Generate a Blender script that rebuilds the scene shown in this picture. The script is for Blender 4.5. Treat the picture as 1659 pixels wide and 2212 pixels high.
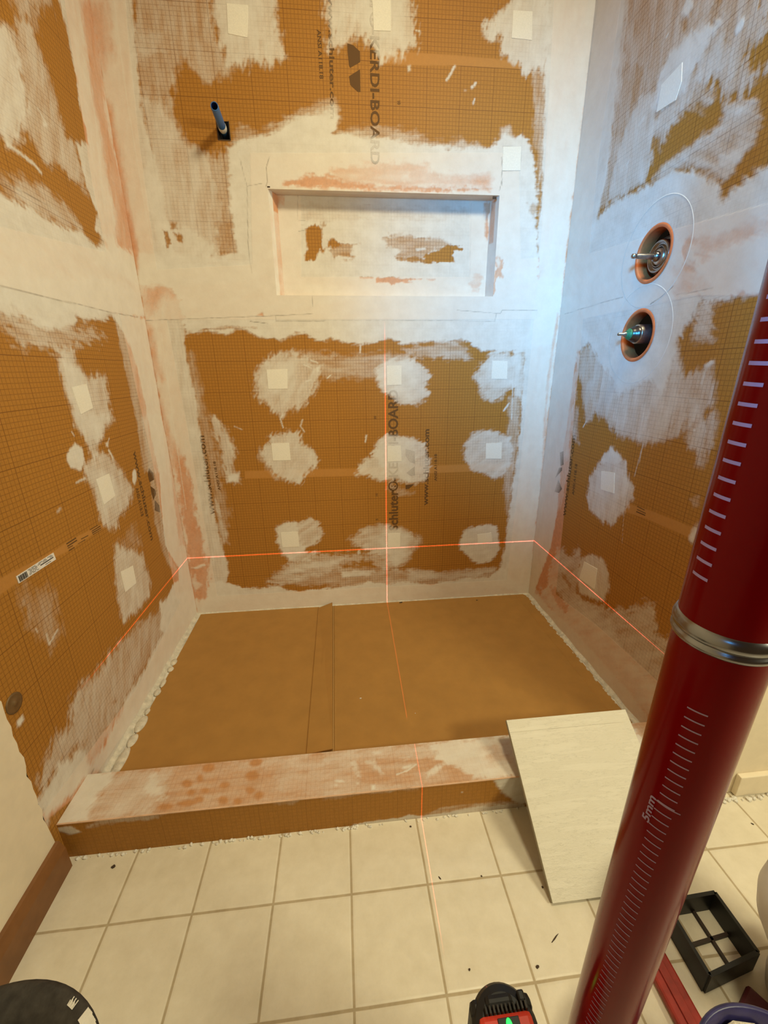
import bpy, bmesh, math, random
import numpy as np
from mathutils import Vector, Matrix

# ------------------------------------------------------------------ clean
for o in list(bpy.data.objects):
    bpy.data.objects.remove(o)
S = bpy.context.scene
COL = S.collection
random.seed(7)

# ------------------------------------------------------------------ camera
F_PX, PW, PH = 901.77, 1659.0, 2212.0
cam_d = bpy.data.cameras.new('camera')
cam_d.sensor_fit = 'VERTICAL'
cam_d.sensor_height = 24.0
cam_d.lens = F_PX / PH * 24.0
cam_d.clip_start = 0.01
cam = bpy.data.objects.new('camera', cam_d)
COL.objects.link(cam)
cam.matrix_world = Matrix([[0.994897, 0.041828, -0.09182, 0.61188], [-0.100381, 0.318335, -0.942649, -1.53152], [-0.0102, 0.947055, 0.320909, 0.96554], [0, 0, 0, 1]])
S.camera = cam

# ------------------------------------------------------------------ light
S.view_settings.view_transform = 'Standard'
S.view_settings.look = 'None'
S.view_settings.exposure = 0.0
S.view_settings.gamma = 1.0
S.view_settings.use_curve_mapping = False
world = bpy.data.worlds.new('world')
S.world = world
world.use_nodes = True
world.node_tree.nodes['Background'].inputs[0].default_value = (0.02, 0.015, 0.01, 1)
world.node_tree.nodes['Background'].inputs[1].default_value = 0.3

def area(name, loc, target, sx, sy, power, col, spread=180):
    d = bpy.data.lights.new(name, 'AREA')
    d.shape = 'RECTANGLE'; d.size = sx; d.size_y = sy
    d.energy = power; d.color = col; d.spread = math.radians(spread)
    o = bpy.data.objects.new(name, d); COL.objects.link(o)
    o.location = loc
    o.rotation_euler = (Vector(target) - Vector(loc)).to_track_quat('-Z', 'Y').to_euler()
    return o
CEIL_P, VAN_P, DAY_P = 14.2, 22.0, 4.6
area('ceiling_light', (1.24, -1.15, 2.36), (0.42, -0.10, 0.45), .30, .30, CEIL_P, (1.0, .92, .61), 124)
area('vanity_light', (2.12, -2.05, 1.45), (1.15, -0.8, 0.3), .5, .12, VAN_P, (1.0, .93, .62))
area('daylight', (0.10, -2.3, 1.45), (1.386, -0.20, 1.20), .20, .26, DAY_P, (.05, .44, 1.0), 38)

LASER_P = 130.0
# mortar patches and painted edge highlights traced on each plane in millimetres: [plane, kind, opacity, softness, raggedness, brush angle, outline]
PATCHES = [
 ["B","b",1.0,1,0,0,[[-35,1942],[100,1949],[86,1840],[70,1599],[61,1298],[75,822],[89,114],[-2,3],[0,290],[0,1390]]],
 ["B","b",1.0,1,0,0,[[1259,2015],[1394,2022],[1386,1570],[1387,293],[1392,25],[1281,32],[1295,621],[1290,1392]]],
 ["B","b",1.0,1,0,0,[[7,1266],[352,1286],[377,1575],[1192,1600],[1227,1312],[1412,1321],[1422,1129],[1154,1129],[357,1128],[-5,1126]]],
 ["B","b",1.0,1,0,0,[[9,120],[1386,115],[1396,25],[-8,4]]],
 ["B","c",0.86,3,6,80,[[-1,1944],[120,1950],[102,1840],[94,1724],[90,1662],[102,1567],[112,1512],[118,1396],[118,1336],[127,1286],[123,1128],[111,1080],[110,1002],[118,898],[118,725],[118,555],[128,409],[136,313],[147,264],[146,224],[129,178],[150,168],[180,119],[-1,14],[0,290],[0,1390],[0,1829]]],
 ["B","e",0.55,14,12,85,[[-16,1889],[42,1893],[40,1798],[14,1758],[-1,1757],[-6,1820]]],
 ["B","e",0.75,8,6,85,[[-12,1697],[11,1672],[13,1510],[9,1393],[15,1298],[-6,1297],[-11,1393],[-8,1565]]],
 ["B","e",0.7,6,5,85,[[8,1418],[13,1342],[6,1270],[-11,1273],[-8,1388]]],
 ["B","e",0.5,12,12,70,[[10,1218],[51,1232],[142,1245],[135,1202],[69,1192],[18,1145],[6,1178]]],
 ["B","e",0.6,8,6,80,[[0,1124],[20,1097],[15,1008],[27,945],[17,934],[-5,997]]],
 ["B","e",0.6,8,6,80,[[3,915],[16,766],[53,627],[8,628],[-3,775]]],
 ["B","e",0.85,6,14,80,[[23,690],[48,680],[60,584],[59,454],[67,381],[63,284],[77,283],[65,183],[48,109],[-12,113],[-6,244],[11,384],[6,527]]],
 ["B","c",0.9,2,3,0,[[9,249],[60,265],[61,254],[23,242]]],
 ["B","c",0.7,4,5,0,[[0,193],[19,220],[19,186],[37,173],[8,147]]],
 ["B","c",0.42,7,16,88,[[120,1950],[313,1961],[305,1860],[327,1803],[346,1754],[268,1731],[227,1789],[198,1758],[199,1728],[177,1707],[174,1665],[193,1613],[245,1571],[274,1493],[275,1399],[251,1325],[220,1300],[120,1286],[101,1489],[94,1724]]],
 ["B","c",0.5,10,20,85,[[90,1703],[159,1675],[196,1592],[270,1561],[350,1575],[321,1326],[248,1300],[95,1298],[88,1489]]],
 ["B","c",0.4,8,10,0,[[102,1840],[167,1825],[168,1796],[106,1788]]],
 ["B","c",0.8,8,8,85,[[58,1533],[105,1512],[103,1408],[83,1347],[67,1371]]],
 ["B","c",0.75,6,12,60,[[74,1298],[97,1390],[164,1387],[202,1368],[251,1325],[269,1300]]],
 ["B","e",0.9,2,7,100,[[99,1374],[110,1372],[118,1338],[103,1329]]],
 ["B","e",0.9,2,7,100,[[131,1366],[147,1363],[150,1342],[136,1346]]],
 ["B","e",0.8,3,7,90,[[126,1399],[141,1394],[141,1377],[120,1379]]],
 ["B","e",0.35,8,20,90,[[254,1399],[302,1400],[297,1300],[249,1312]]],
 ["B","c",0.96,4,9,10,[[9,1278],[73,1291],[259,1281],[354,1301],[307,1326],[303,1447],[313,1551],[312,1587],[354,1602],[428,1621],[462,1633],[497,1654],[538,1668],[585,1675],[623,1684],[645,1674],[634,1645],[623,1630],[650,1629],[760,1626],[844,1615],[929,1608],[1015,1606],[1095,1611],[1119,1626],[1143,1651],[1158,1645],[1176,1637],[1195,1644],[1215,1636],[1233,1607],[1249,1566],[1268,1494],[1267,1431],[1298,1258],[1380,1258],[1390,1054],[1264,1024],[1166,1021],[1112,1028],[1060,1055],[1019,1058],[945,1060],[880,1053],[832,1053],[792,1065],[768,1064],[720,1051],[650,1055],[588,1071],[564,1060],[533,1064],[504,1083],[473,1083],[426,1065],[351,1072],[330,1086],[294,1098],[234,1084],[177,1098],[116,1080],[113,1195]]],
 ["B","c",0.6,8,14,10,[[461,1620],[626,1698],[646,1683],[623,1628],[514,1613]]],
 ["B","c",0.45,8,14,10,[[344,1635],[408,1620],[491,1661],[627,1714],[639,1693],[514,1613],[324,1574]]],
 ["B","c",0.45,7,12,5,[[760,1652],[872,1638],[929,1615],[1014,1629],[1073,1611],[1016,1595],[676,1596],[623,1633]]],
 ["B","c",0.5,5,8,60,[[1127,1633],[1131,1658],[1153,1666],[1169,1652],[1177,1635]]],
 ["B","c",0.95,4,6,0,[[17,1316],[249,1306],[379,1339],[368,1236],[-1,1221]]],
 ["L","c",0.7,8,8,-20,[[-165,1320],[-65,1335],[33,1304],[9,1248],[-259,1229]]],
 ["B","e",0.85,4,12,0,[[466,1502],[509,1513],[533,1525],[612,1524],[649,1513],[697,1508],[783,1500],[980,1505],[1060,1507],[1110,1502],[1030,1496],[735,1493],[470,1496]]],
 ["B","e",0.38,8,16,0,[[613,1543],[717,1558],[904,1563],[910,1547],[979,1537],[1107,1541],[1110,1504],[980,1505],[735,1503],[621,1512]]],
 ["B","e",0.55,10,12,0,[[1045,1531],[1090,1538],[1113,1533],[1092,1508],[1054,1513]]],
 ["B","c",0.7,5,8,0,[[831,1537],[849,1538],[849,1526],[831,1525]]],
 ["B","e",0.55,5,14,90,[[1234,1609],[1265,1604],[1274,1543],[1266,1494],[1258,1512],[1258,1549]]],
 ["B","c",0.93,4,7,88,[[1227,2013],[1250,1814],[1268,1638],[1276,1494],[1275,1392],[1298,1258],[1286,1143],[1271,1046],[1271,961],[1280,797],[1279,622],[1270,511],[1265,394],[1260,273],[1246,157],[1234,103],[1392,25],[1387,293],[1386,1570],[1394,2022]]],
 ["B","c",0.35,6,10,88,[[1214,1807],[1254,1809],[1275,1603],[1271,1494],[1248,1602]]],
 ["B","c",0.45,6,10,88,[[1227,865],[1272,881],[1276,529],[1258,414],[1236,512]]],
 ["B","c",0.75,6,10,88,[[1234,1024],[1271,1046],[1280,864],[1240,881]]],
 ["B","c",0.93,4,10,0,[[-2,3],[70,174],[99,186],[150,168],[219,143],[328,149],[399,119],[512,124],[644,128],[692,142],[759,129],[836,137],[953,116],[1091,134],[1211,135],[1258,178],[1392,25]]],
 ["B","c",0.4,7,14,2,[[329,157],[442,195],[628,215],[855,187],[1090,155],[1239,164],[1265,96],[701,116]]],
 ["B","c",0.82,8,18,80,[[328,1954],[482,1962],[479,1916],[475,1889],[480,1856],[489,1844],[490,1819],[495,1804],[479,1786],[452,1777],[408,1785],[378,1769],[337,1772],[321,1824],[316,1872]]],
 ["B","c",0.5,10,14,80,[[330,1954],[445,1960],[439,1899],[431,1853],[430,1816],[371,1794],[336,1836],[323,1884]]],
 ["B","c",0.8,8,20,75,[[629,1971],[852,1983],[856,1921],[863,1892],[866,1862],[873,1837],[846,1836],[823,1824],[830,1814],[783,1805],[762,1801],[743,1826],[720,1847],[687,1848],[674,1833],[650,1816],[617,1817],[623,1863],[613,1908]]],
 ["B","c",0.6,10,12,80,[[727,1976],[829,1982],[829,1920],[836,1873],[836,1835],[763,1857],[714,1867],[683,1897]]],
 ["B","c",0.9,6,16,75,[[1135,1999],[1226,2004],[1250,1944],[1267,1802],[1249,1801],[1207,1797],[1194,1785],[1177,1806],[1141,1818],[1118,1835],[1111,1874],[1088,1862],[1060,1869],[1065,1887],[1097,1919],[1123,1935]]],
 ["B","c",0.95,2,2,0,[[842,1794],[851,1795],[851,1784],[844,1781]]],
 ["B","h",0.9,5,0,0,[[981,1799],[968,1779],[958,1767]]],
 ["B","h",0.9,5,0,0,[[1046,1763],[1034,1752]]],
 ["B","h",0.9,4,0,0,[[1044,1726],[1041,1715]]],
 ["B","h",0.9,3,0,0,[[876,1871],[866,1872]]],
 ["B","c",0.7,2,2,0,[[1011,1747],[1020,1746],[1018,1744],[1012,1744]]],
 ["B","n",1,1,0,0,[[743,1823],[836,1824],[1000,1823],[1176,1819],[1178,1802],[1001,1801],[837,1795],[742,1795]]],
 ["B","c",0.72,9,18,60,[[365,1003],[405,1023],[457,1027],[499,1010],[546,980],[534,929],[509,886],[470,843],[433,835],[404,813],[370,836],[351,863],[325,872],[317,915],[331,966]]],
 ["B","c",0.6,9,12,60,[[368,994],[455,998],[459,939],[447,896],[409,875],[359,906],[337,940]]],
 ["B","c",0.42,9,16,0,[[457,1023],[544,1026],[631,1013],[720,1021],[856,1020],[857,951],[718,940],[629,945],[583,937],[540,955],[490,997]]],
 ["B","c",0.8,7,16,60,[[353,746],[409,763],[459,757],[465,715],[514,690],[516,642],[471,599],[449,565],[403,577],[358,608],[330,652],[324,691],[341,714]]],
 ["B","c",0.35,6,10,60,[[313,710],[327,672],[358,608],[398,577],[361,588],[328,633],[309,677]]],
 ["B","c",0.7,5,12,30,[[349,404],[395,423],[438,416],[479,435],[507,413],[522,364],[497,327],[461,317],[445,296],[500,287],[447,251],[396,254],[363,278],[343,340]]],
 ["B","c",0.8,4,6,30,[[349,404],[395,422],[424,417],[427,330],[456,318],[423,281],[386,260],[359,295],[346,345]]],
 ["B","c",0.75,8,14,100,[[161,818],[186,813],[207,768],[224,721],[227,675],[215,651],[211,618],[229,615],[225,586],[188,585],[180,628],[180,699],[167,769]]],
 ["B","c",0.9,4,6,90,[[201,616],[229,615],[226,586],[189,587]]],
 ["B","c",0.35,12,20,90,[[119,858],[136,858],[154,769],[168,676],[165,580],[175,480],[152,377],[142,481],[123,678]]],
 ["B","c",0.4,10,10,90,[[119,1025],[131,1025],[142,901],[130,814],[111,832]]],
 ["B","c",0.6,4,6,90,[[134,522],[146,512],[148,450],[128,482]]],
 ["B","c",0.6,8,10,90,[[138,482],[157,377],[158,344],[134,346]]],
 ["B","h",0.9,4,0,0,[[405,820],[397,808],[403,777]]],
 ["B","h",0.7,4,0,0,[[473,802],[465,780],[477,761]]],
 ["B","h",0.9,4,0,0,[[516,1001],[538,993]]],
 ["B","h",0.9,3,0,0,[[491,987],[515,976]]],
 ["B","h",0.9,6,0,0,[[537,976],[538,968]]],
 ["B","h",0.9,3,0,0,[[580,952],[568,942]]],
 ["B","h",0.9,4,0,0,[[494,932],[512,938]]],
 ["B","h",0.7,4,0,0,[[698,742],[695,718]]],
 ["B","h",0.5,3,0,0,[[236,785],[261,773]]],
 ["B","h",0.8,4,0,0,[[686,1048],[685,1025]]],
 ["B","e",0.85,4,8,0,[[278,1097],[295,1099],[319,1092],[317,1072],[300,1076],[281,1084]]],
 ["B","e",0.45,2,5,0,[[196,1099],[254,1107],[346,1105],[295,1101],[212,1096]]],
 ["B","c",0.55,8,18,-12,[[287,169],[321,201],[396,254],[473,272],[550,273],[627,269],[704,270],[863,233],[757,180],[694,248],[600,225],[520,195],[415,172],[316,150]]],
 ["B","c",0.5,7,10,-12,[[352,211],[420,236],[523,247],[611,259],[547,222],[444,211],[361,193]]],
 ["B","c",0.7,4,6,0,[[582,185],[651,187],[702,187],[702,172],[597,173]]],
 ["B","c",0.82,6,14,20,[[739,973],[772,999],[847,1007],[885,998],[914,971],[929,944],[915,908],[930,889],[897,853],[872,844],[828,854],[780,882],[756,897],[738,938]]],
 ["B","c",0.6,9,10,20,[[743,964],[772,995],[828,999],[885,972],[886,918],[857,872],[809,873],[761,910]]],
 ["B","c",0.45,6,14,0,[[828,1038],[856,1025],[884,1003],[913,994],[903,1007],[951,1006],[1028,1001],[1086,1001],[1065,1032],[1030,1058],[1025,1067],[949,1054],[865,1038]]],
 ["B","e",0.8,3,8,0,[[884,1057],[945,1057],[940,1046],[903,1045]]],
 ["B","e",0.6,4,8,0,[[1015,1063],[1034,1063],[1069,1041],[1045,1037]]],
 ["B","c",0.72,7,14,30,[[1089,942],[1121,987],[1148,1018],[1256,1018],[1267,1004],[1266,913],[1228,894],[1195,867],[1160,853],[1123,877],[1106,915],[1091,924]]],
 ["B","c",0.55,9,10,30,[[1143,1014],[1237,1013],[1246,913],[1177,895],[1135,924]]],
 ["B","c",0.8,6,14,30,[[729,712],[779,750],[819,739],[879,723],[919,707],[931,656],[942,615],[923,563],[871,555],[829,567],[783,573],[747,564],[712,586],[657,594],[668,629],[709,663],[729,692]]],
 ["B","c",0.7,5,8,30,[[734,702],[774,736],[879,723],[880,638],[860,565],[783,589],[738,642]]],
 ["B","c",0.3,8,14,30,[[778,568],[829,535],[882,511],[824,503],[773,537]]],
 ["B","c",0.78,6,12,30,[[1064,673],[1077,713],[1101,742],[1142,751],[1205,740],[1243,719],[1258,678],[1258,615],[1224,574],[1193,559],[1148,582],[1110,599],[1077,631]]],
 ["B","c",0.65,10,16,10,[[627,334],[682,383],[756,396],[825,376],[873,345],[917,319],[896,291],[874,275],[853,222],[808,201],[776,227],[722,266],[648,310]]],
 ["B","c",0.6,9,8,10,[[723,329],[771,373],[825,370],[863,322],[847,253],[808,207],[781,256]]],
 ["B","c",0.88,4,8,20,[[1067,300],[1081,346],[1113,362],[1179,373],[1219,362],[1234,315],[1239,255],[1219,219],[1180,197],[1134,206],[1104,238],[1074,264]]],
 ["B","c",0.5,7,12,0,[[853,192],[976,172],[1113,176],[1234,175],[1235,156],[1092,140],[864,136]]],
 ["B","c",0.75,4,7,0,[[590,196],[655,198],[720,197],[720,188],[643,174],[589,172]]],
 ["B","h",0.7,4,0,0,[[701,742],[695,718]]],
 ["B","h",0.9,5,0,0,[[1229,847],[1211,821]]],
 ["B","h",0.9,3,0,0,[[1237,913],[1243,789]]],
 ["B","h",0.9,8,0,0,[[658,282],[658,274]]],
 ["B","n",1,1,0,0,[[253,624],[711,621],[1265,623],[1268,595],[711,591],[250,596]]],
 ["B","l",0.45,1.0,0,0,[[346,1559],[355,1510],[359,1493],[345,1340],[347,1263]]],
 ["B","l",0.4,1.0,0,0,[[359,1493],[404,1501]]],
 ["B","l",0.5,1.2,0,0,[[432,1568],[420,1541],[420,1506],[415,1494]]],
 ["B","l",0.5,1.1,0,0,[[2,1125],[207,1132],[431,1140],[531,1145]]],
 ["B","l",0.6,1.0,0,0,[[328,1122],[384,1116]]],
 ["B","l",0.35,1.0,0,0,[[411,1139],[410,1123],[567,1122]]],
 ["B","e",0.8,2,3,0,[[351,1141],[370,1150],[371,1139]]],
 ["B","l",0.4,1.0,0,0,[[410,1126],[782,1126],[1153,1123],[1157,1149]]],
 ["B","l",0.45,1.0,0,0,[[1018,1157],[1171,1147],[1176,1158],[1301,1157]]],
 ["B","l",0.4,1.0,0,0,[[534,1197],[532,1167]]],
 ["B","l",0.5,1.0,0,0,[[1139,1501],[1145,1530],[1139,1587]]],
 ["B","e",0.7,2,8,70,[[1132,1307],[1150,1323],[1167,1307],[1168,1258],[1149,1253],[1143,1208],[1137,1206],[1141,1264],[1147,1285]]],
 ["B","c",0.8,2,3,0,[[1140,1307],[1151,1315],[1159,1302],[1153,1286]]],
 ["B","l",0.4,1.0,0,0,[[1140,1614],[1199,1616],[1202,1555],[1143,1552],[1146,1515]]],
 ["B","l",0.35,1.2,0,0,[[1403,1319],[1388,1475],[1387,1573]]],
 ["B","e",0.4,3,6,88,[[1382,829],[1391,829],[1388,659],[1391,558],[1385,539],[1377,671]]],
 ["B","e",0.5,3,4,88,[[1386,1406],[1388,1428],[1389,1471],[1393,1471],[1394,1406],[1388,1312],[1381,1303]]],
 ["B","e",0.5,3,4,88,[[1382,1150],[1381,1069],[1373,954],[1379,717],[1373,717],[1366,954],[1372,1069],[1376,1150]]],
 ["B","e",0.35,4,8,80,[[1236,1468],[1270,1469],[1269,1452],[1256,1430]]],
 ["B","h",0.7,2.2,0,0,[[64,1921],[54,1676],[57,1338]]],  # from here, highlights along the strip edges painted as pale lines
 ["B","h",0.6,2.2,0,0,[[42,1087],[33,823],[26,487]]],
 ["B","h",0.5,2.2,0,0,[[1257,1986],[1278,1772],[1294,1494],[1300,1313]]],
 ["B","h",0.5,2.5,0,0,[[1379,1776],[1383,1521]]],
 ["B","h",0.6,2,0,0,[[62,116],[700,83],[1337,92]]],
 ["L","h",0.5,2.2,0,0,[[-96,1855],[-87,1559],[-68,1329]]],
 ["L","h",0.6,2.5,0,0,[[-160,-1],[-436,19],[-631,33]]],
 ["R","h",0.6,2.5,0,0,[[-159,76],[-507,69],[-723,62]]],
 ["N","c",0.95,2,0,0,[[390,1538],[1180,1559],[1213,1182],[353,1179]]],
 ["N","b",1.0,1,0,0,[[390,1538],[517,1541],[493,1179],[353,1179]]],
 ["N","b",1.0,1,0,0,[[1055,1556],[1180,1559],[1213,1182],[1073,1181]]],
 ["N","b",1.0,1,0,0,[[362,1261],[1206,1268],[1213,1182],[353,1179]]],
 ["N","e",1,1.5,6,90,[[521,1399],[539,1409],[554,1415],[574,1400],[575,1379],[574,1353],[579,1338],[569,1322],[564,1343],[554,1322],[548,1311],[515,1310],[514,1326],[526,1342],[520,1368]]],
 ["N","e",1,2,8,90,[[590,1369],[605,1372],[631,1365],[637,1349],[589,1348]]],
 ["N","e",0.65,3,10,0,[[588,1343],[637,1365],[697,1363],[661,1344],[660,1328],[687,1318],[611,1320]]],
 ["N","e",0.55,4,12,0,[[777,1383],[881,1384],[943,1380],[1000,1365],[950,1348],[913,1321],[857,1315],[819,1322],[832,1341],[786,1356]]],
 ["N","e",1,1.5,8,0,[[987,1362],[1019,1365],[1042,1349],[1039,1341],[1007,1349],[1011,1327],[1015,1311],[920,1307],[907,1315],[919,1332],[956,1348]]],
 ["N","e",0.9,2,8,0,[[819,1322],[907,1321],[920,1307],[857,1312]]],
 ["N","c",0.9,2,3,0,[[881,1350],[912,1353],[916,1348],[888,1342]]],
 ["N","e",0.9,1.5,7,0,[[744,1261],[794,1265],[857,1260],[902,1259],[857,1253],[838,1247],[800,1240],[791,1245],[747,1248]]],
 ["N","e",0.6,1.5,4,0,[[695,1264],[738,1263],[732,1261],[695,1260]]],
 ["N","e",0.5,1.5,4,0,[[921,1260],[953,1259],[934,1256]]],
 ["N","e",0.12,8,18,0,[[508,1464],[1057,1465],[1059,1440],[505,1424]]],
 ["N","e",0.6,2,8,60,[[581,1423],[595,1410],[583,1400],[574,1413]]],
 ["N","e",0.8,6,8,80,[[416,1491],[456,1489],[451,1467],[423,1442],[416,1462]]],
 ["N","e",0.85,3,7,88,[[1106,1484],[1140,1485],[1132,1462],[1124,1446],[1129,1404],[1126,1380],[1114,1388],[1115,1441]]],
 ["N","e",0.35,5,12,0,[[1070,1244],[1094,1273],[1117,1267],[1116,1239],[1084,1216]]],
 ["N","l",0.3,1.0,0,0,[[505,1498],[498,1424],[522,1422]]],
 ["N","l",0.15,1.0,0,0,[[1063,1481],[1072,1267]]],
 ["N","l",0.5,1.0,0,0,[[500,1393],[518,1395]]],
 ["L","b",1.0,1,0,0,[[-131,1857],[173,2058],[1,1391],[1,289],[3,1],[-156,211],[-137,691],[-168,1169],[-177,1425]]],
 ["L","b",1.0,1,0,0,[[-652,1213],[-172,1275],[60,1291],[24,1131],[-226,1121],[-689,1118]]],
 ["L","b",1.0,1,0,0,[[39,76],[3,1],[-764,71],[-894,139],[-887,155],[-488,116],[-127,175]]],
 ["L","c",0.85,8,12,60,[[-491,1614],[-439,1616],[-417,1602],[-387,1609],[-380,1596],[-379,1556],[-385,1519],[-387,1487],[-409,1451],[-429,1434],[-436,1408],[-488,1379],[-498,1391],[-560,1436]]],
 ["L","c",0.55,8,16,70,[[-365,1639],[-313,1662],[-280,1587],[-270,1554],[-271,1511],[-258,1488],[-217,1498],[-216,1466],[-217,1415],[-216,1394],[-278,1408],[-327,1414],[-359,1395],[-392,1407],[-407,1430],[-433,1432],[-396,1483],[-378,1584]]],
 ["L","c",0.5,10,16,70,[[-352,1705],[-167,1826],[-209,1752],[-279,1703],[-290,1666],[-330,1663],[-363,1662]]],
 ["L","c",0.84,4,8,78,[[-167,1826],[125,2017],[-6,1589],[18,1487],[24,1400],[47,1211],[-129,1243],[-165,1305],[-211,1317],[-181,1362],[-195,1381],[-210,1408],[-216,1442],[-215,1492],[-186,1514],[-155,1515],[-155,1539],[-163,1594],[-151,1656],[-156,1702],[-160,1760]]],
 ["L","e",0.65,10,12,78,[[-53,1857],[33,1911],[1,1738],[-25,1634],[-13,1573],[3,1453],[16,1382],[29,1303],[-109,1273],[-75,1400],[-86,1491],[-75,1573],[-78,1647]]],
 ["L","c",0.93,5,10,-20,[[-613,1301],[-543,1286],[-483,1282],[-430,1284],[-349,1279],[-276,1299],[-243,1280],[-176,1278],[-101,1307],[94,1318],[62,1144],[-247,1112],[-248,1109],[-702,1076]]],
 ["L","c",0.5,8,16,-25,[[-478,1334],[-413,1346],[-350,1338],[-297,1317],[-276,1299],[-349,1279],[-412,1283],[-464,1288],[-505,1291]]],
 ["L","c",0.3,8,16,-25,[[-531,1315],[-484,1321],[-400,1313],[-388,1303],[-448,1285],[-516,1280],[-544,1281]]],
 ["L","h",0.85,6,0,0,[[-487,1381],[-444,1380],[-414,1378],[-396,1370]]],
 ["L","h",0.7,4,0,0,[[-353,1498],[-335,1482]]],
 ["L","c",0.8,2,2,0,[[-344,1480],[-327,1483],[-334,1476],[-345,1472]]],
 ["L","l",0.4,1.0,0,0,[[-536,1303],[-472,1309],[-389,1312]]],
 ["L","l",0.3,1.0,0,0,[[-373,1398],[-289,1381],[-301,1395]]],
 ["L","c",0.92,5,10,-14,[[-640,1172],[-604,1132],[-207,1206],[26,1202],[-3,1138],[-218,1122],[-244,1105],[-266,1094],[-382,1090],[-398,1073],[-507,1051],[-569,1069],[-629,1069],[-684,1061]]],
 ["L","c",0.5,9,24,-15,[[-683,1064],[-634,1057],[-614,1034],[-591,1015],[-535,1027],[-492,1013],[-417,1029],[-320,1045],[-269,1060],[-299,1068],[-398,1073],[-382,1090],[-425,1095],[-627,1075]]],
 ["L","c",0.93,4,8,80,[[-218,1122],[-144,1128],[3,1131],[-2,831],[-47,639],[-110,654],[-110,737],[-109,819],[-115,902],[-117,971],[-134,1037],[-171,1082]]],
 ["L","c",0.4,4,8,80,[[-207,1120],[-143,1116],[-109,988],[-105,848],[-110,737],[-127,658],[-206,677],[-190,821],[-198,939],[-198,1034]]],
 ["L","c",0.72,7,14,80,[[-480,1020],[-420,1021],[-426,985],[-397,961],[-311,960],[-319,928],[-326,883],[-325,843],[-362,841],[-389,803],[-431,807],[-423,776],[-450,761],[-463,803],[-486,861],[-489,909],[-497,939],[-491,984]]],
 ["L","c",0.65,7,8,80,[[-482,996],[-435,984],[-402,961],[-416,939],[-408,887],[-457,864],[-478,882],[-487,914],[-485,959]]],
 ["L","c",0.95,2,4,80,[[-542,801],[-505,816],[-483,801],[-487,768],[-505,750],[-543,767],[-549,784]]],
 ["L","c",0.9,2,2,0,[[-592,1023],[-585,1022],[-587,1017],[-591,1018]]],
 ["L","c",0.9,2,2,0,[[-379,794],[-367,794],[-372,782],[-382,787]]],
 ["L","h",0.9,6,0,0,[[-373,773],[-366,762],[-362,750]]],
 ["L","l",0.5,1.1,0,0,[[-609,1119],[-479,1120],[-350,1122],[-212,1123],[-48,1129]]],
 ["L","c",0.7,8,14,80,[[-481,878],[-327,863],[-320,849],[-374,829],[-388,811],[-420,793],[-450,802],[-471,829],[-486,855]]],
 ["L","c",0.72,7,14,80,[[-490,759],[-452,770],[-404,774],[-364,746],[-332,707],[-311,669],[-291,644],[-335,615],[-372,597],[-400,599],[-410,576],[-448,580],[-477,601],[-481,634],[-476,686],[-492,716],[-497,742]]],
 ["L","c",0.5,8,8,80,[[-475,743],[-393,725],[-357,666],[-398,634],[-463,634],[-479,680]]],
 ["L","c",0.95,2,2,80,[[-278,691],[-262,700],[-253,693],[-259,670],[-279,652],[-286,670]]],
 ["L","c",0.74,7,12,80,[[-442,534],[-362,480],[-318,448],[-309,347],[-332,316],[-396,310],[-460,325],[-490,324],[-495,378],[-475,456]]],
 ["L","c",0.2,12,20,80,[[-333,548],[-313,479],[-385,498],[-443,530]]],
 ["L","c",0.4,5,10,80,[[-155,839],[-102,834],[-97,665],[-141,545],[-158,412],[-97,285],[-112,252],[-156,315],[-185,401],[-203,521],[-178,642]]],
 ["L","c",0.93,3,6,80,[[-108,842],[-11,833],[57,532],[0,289],[0,164],[31,28],[-272,135],[-314,184],[-263,228],[-156,265],[-108,255],[-93,294],[-134,364],[-162,414],[-145,501],[-123,584],[-97,665],[-109,732],[-110,794]]],
 ["L","e",0.6,3,5,60,[[-158,336],[-107,291],[-110,256],[-154,294]]],
 ["L","e",0.4,6,10,80,[[10,756],[15,664],[13,495],[-2,346],[-47,365],[-23,555]]],
 ["L","h",0.8,4,0,0,[[-536,729],[-499,730]]],
 ["L","h",0.5,5,0,0,[[-620,687],[-610,690]]],
 ["L","h",0.7,3,0,0,[[-507,840],[-501,831]]],
 ["L","h",0.7,3,0,0,[[-359,803],[-370,795]]],
 ["L","n",1,1,0,0,[[-885,684],[-806,625],[-658,614],[-620,616],[-474,607],[-479,595],[-617,596],[-665,599],[-817,598],[-915,607]]],
 ["L","c",0.93,6,10,50,[[-275,263],[-71,190],[74,98],[16,38],[-146,30],[-232,13],[-375,21],[-445,15],[-563,28],[-594,18],[-699,40],[-743,87],[-871,134],[-883,120],[-900,189],[-838,189],[-817,204],[-782,179],[-757,179],[-746,164],[-743,120],[-731,103],[-672,103],[-613,114],[-565,127],[-511,132],[-439,133],[-368,151],[-259,155],[-219,177],[-283,226]]],
 ["L","c",0.55,12,24,60,[[-284,243],[-219,177],[-262,148],[-368,151],[-473,141],[-561,123],[-642,111],[-699,101],[-747,111],[-746,164],[-760,183],[-794,187],[-830,189],[-865,188],[-868,221],[-810,256],[-755,244],[-752,271],[-727,293],[-646,285],[-539,286],[-415,272]]],
 ["L","e",0.7,2,3,0,[[-680,146],[-647,130],[-656,129],[-673,138]]],
 ["L","e",0.6,3,5,0,[[-615,174],[-593,160],[-599,159],[-629,180]]],
 ["L","c",0.25,12,20,80,[[-769,580],[-695,538],[-709,450],[-740,428],[-751,469],[-778,513]]],
 ["L","h",0.7,4,0,0,[[-715,457],[-727,452],[-746,444]]],
 ["L","h",0.6,4,0,0,[[-746,468],[-747,446]]],
 ["L","h",0.7,3,0,0,[[-767,495],[-765,487]]],
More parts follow.
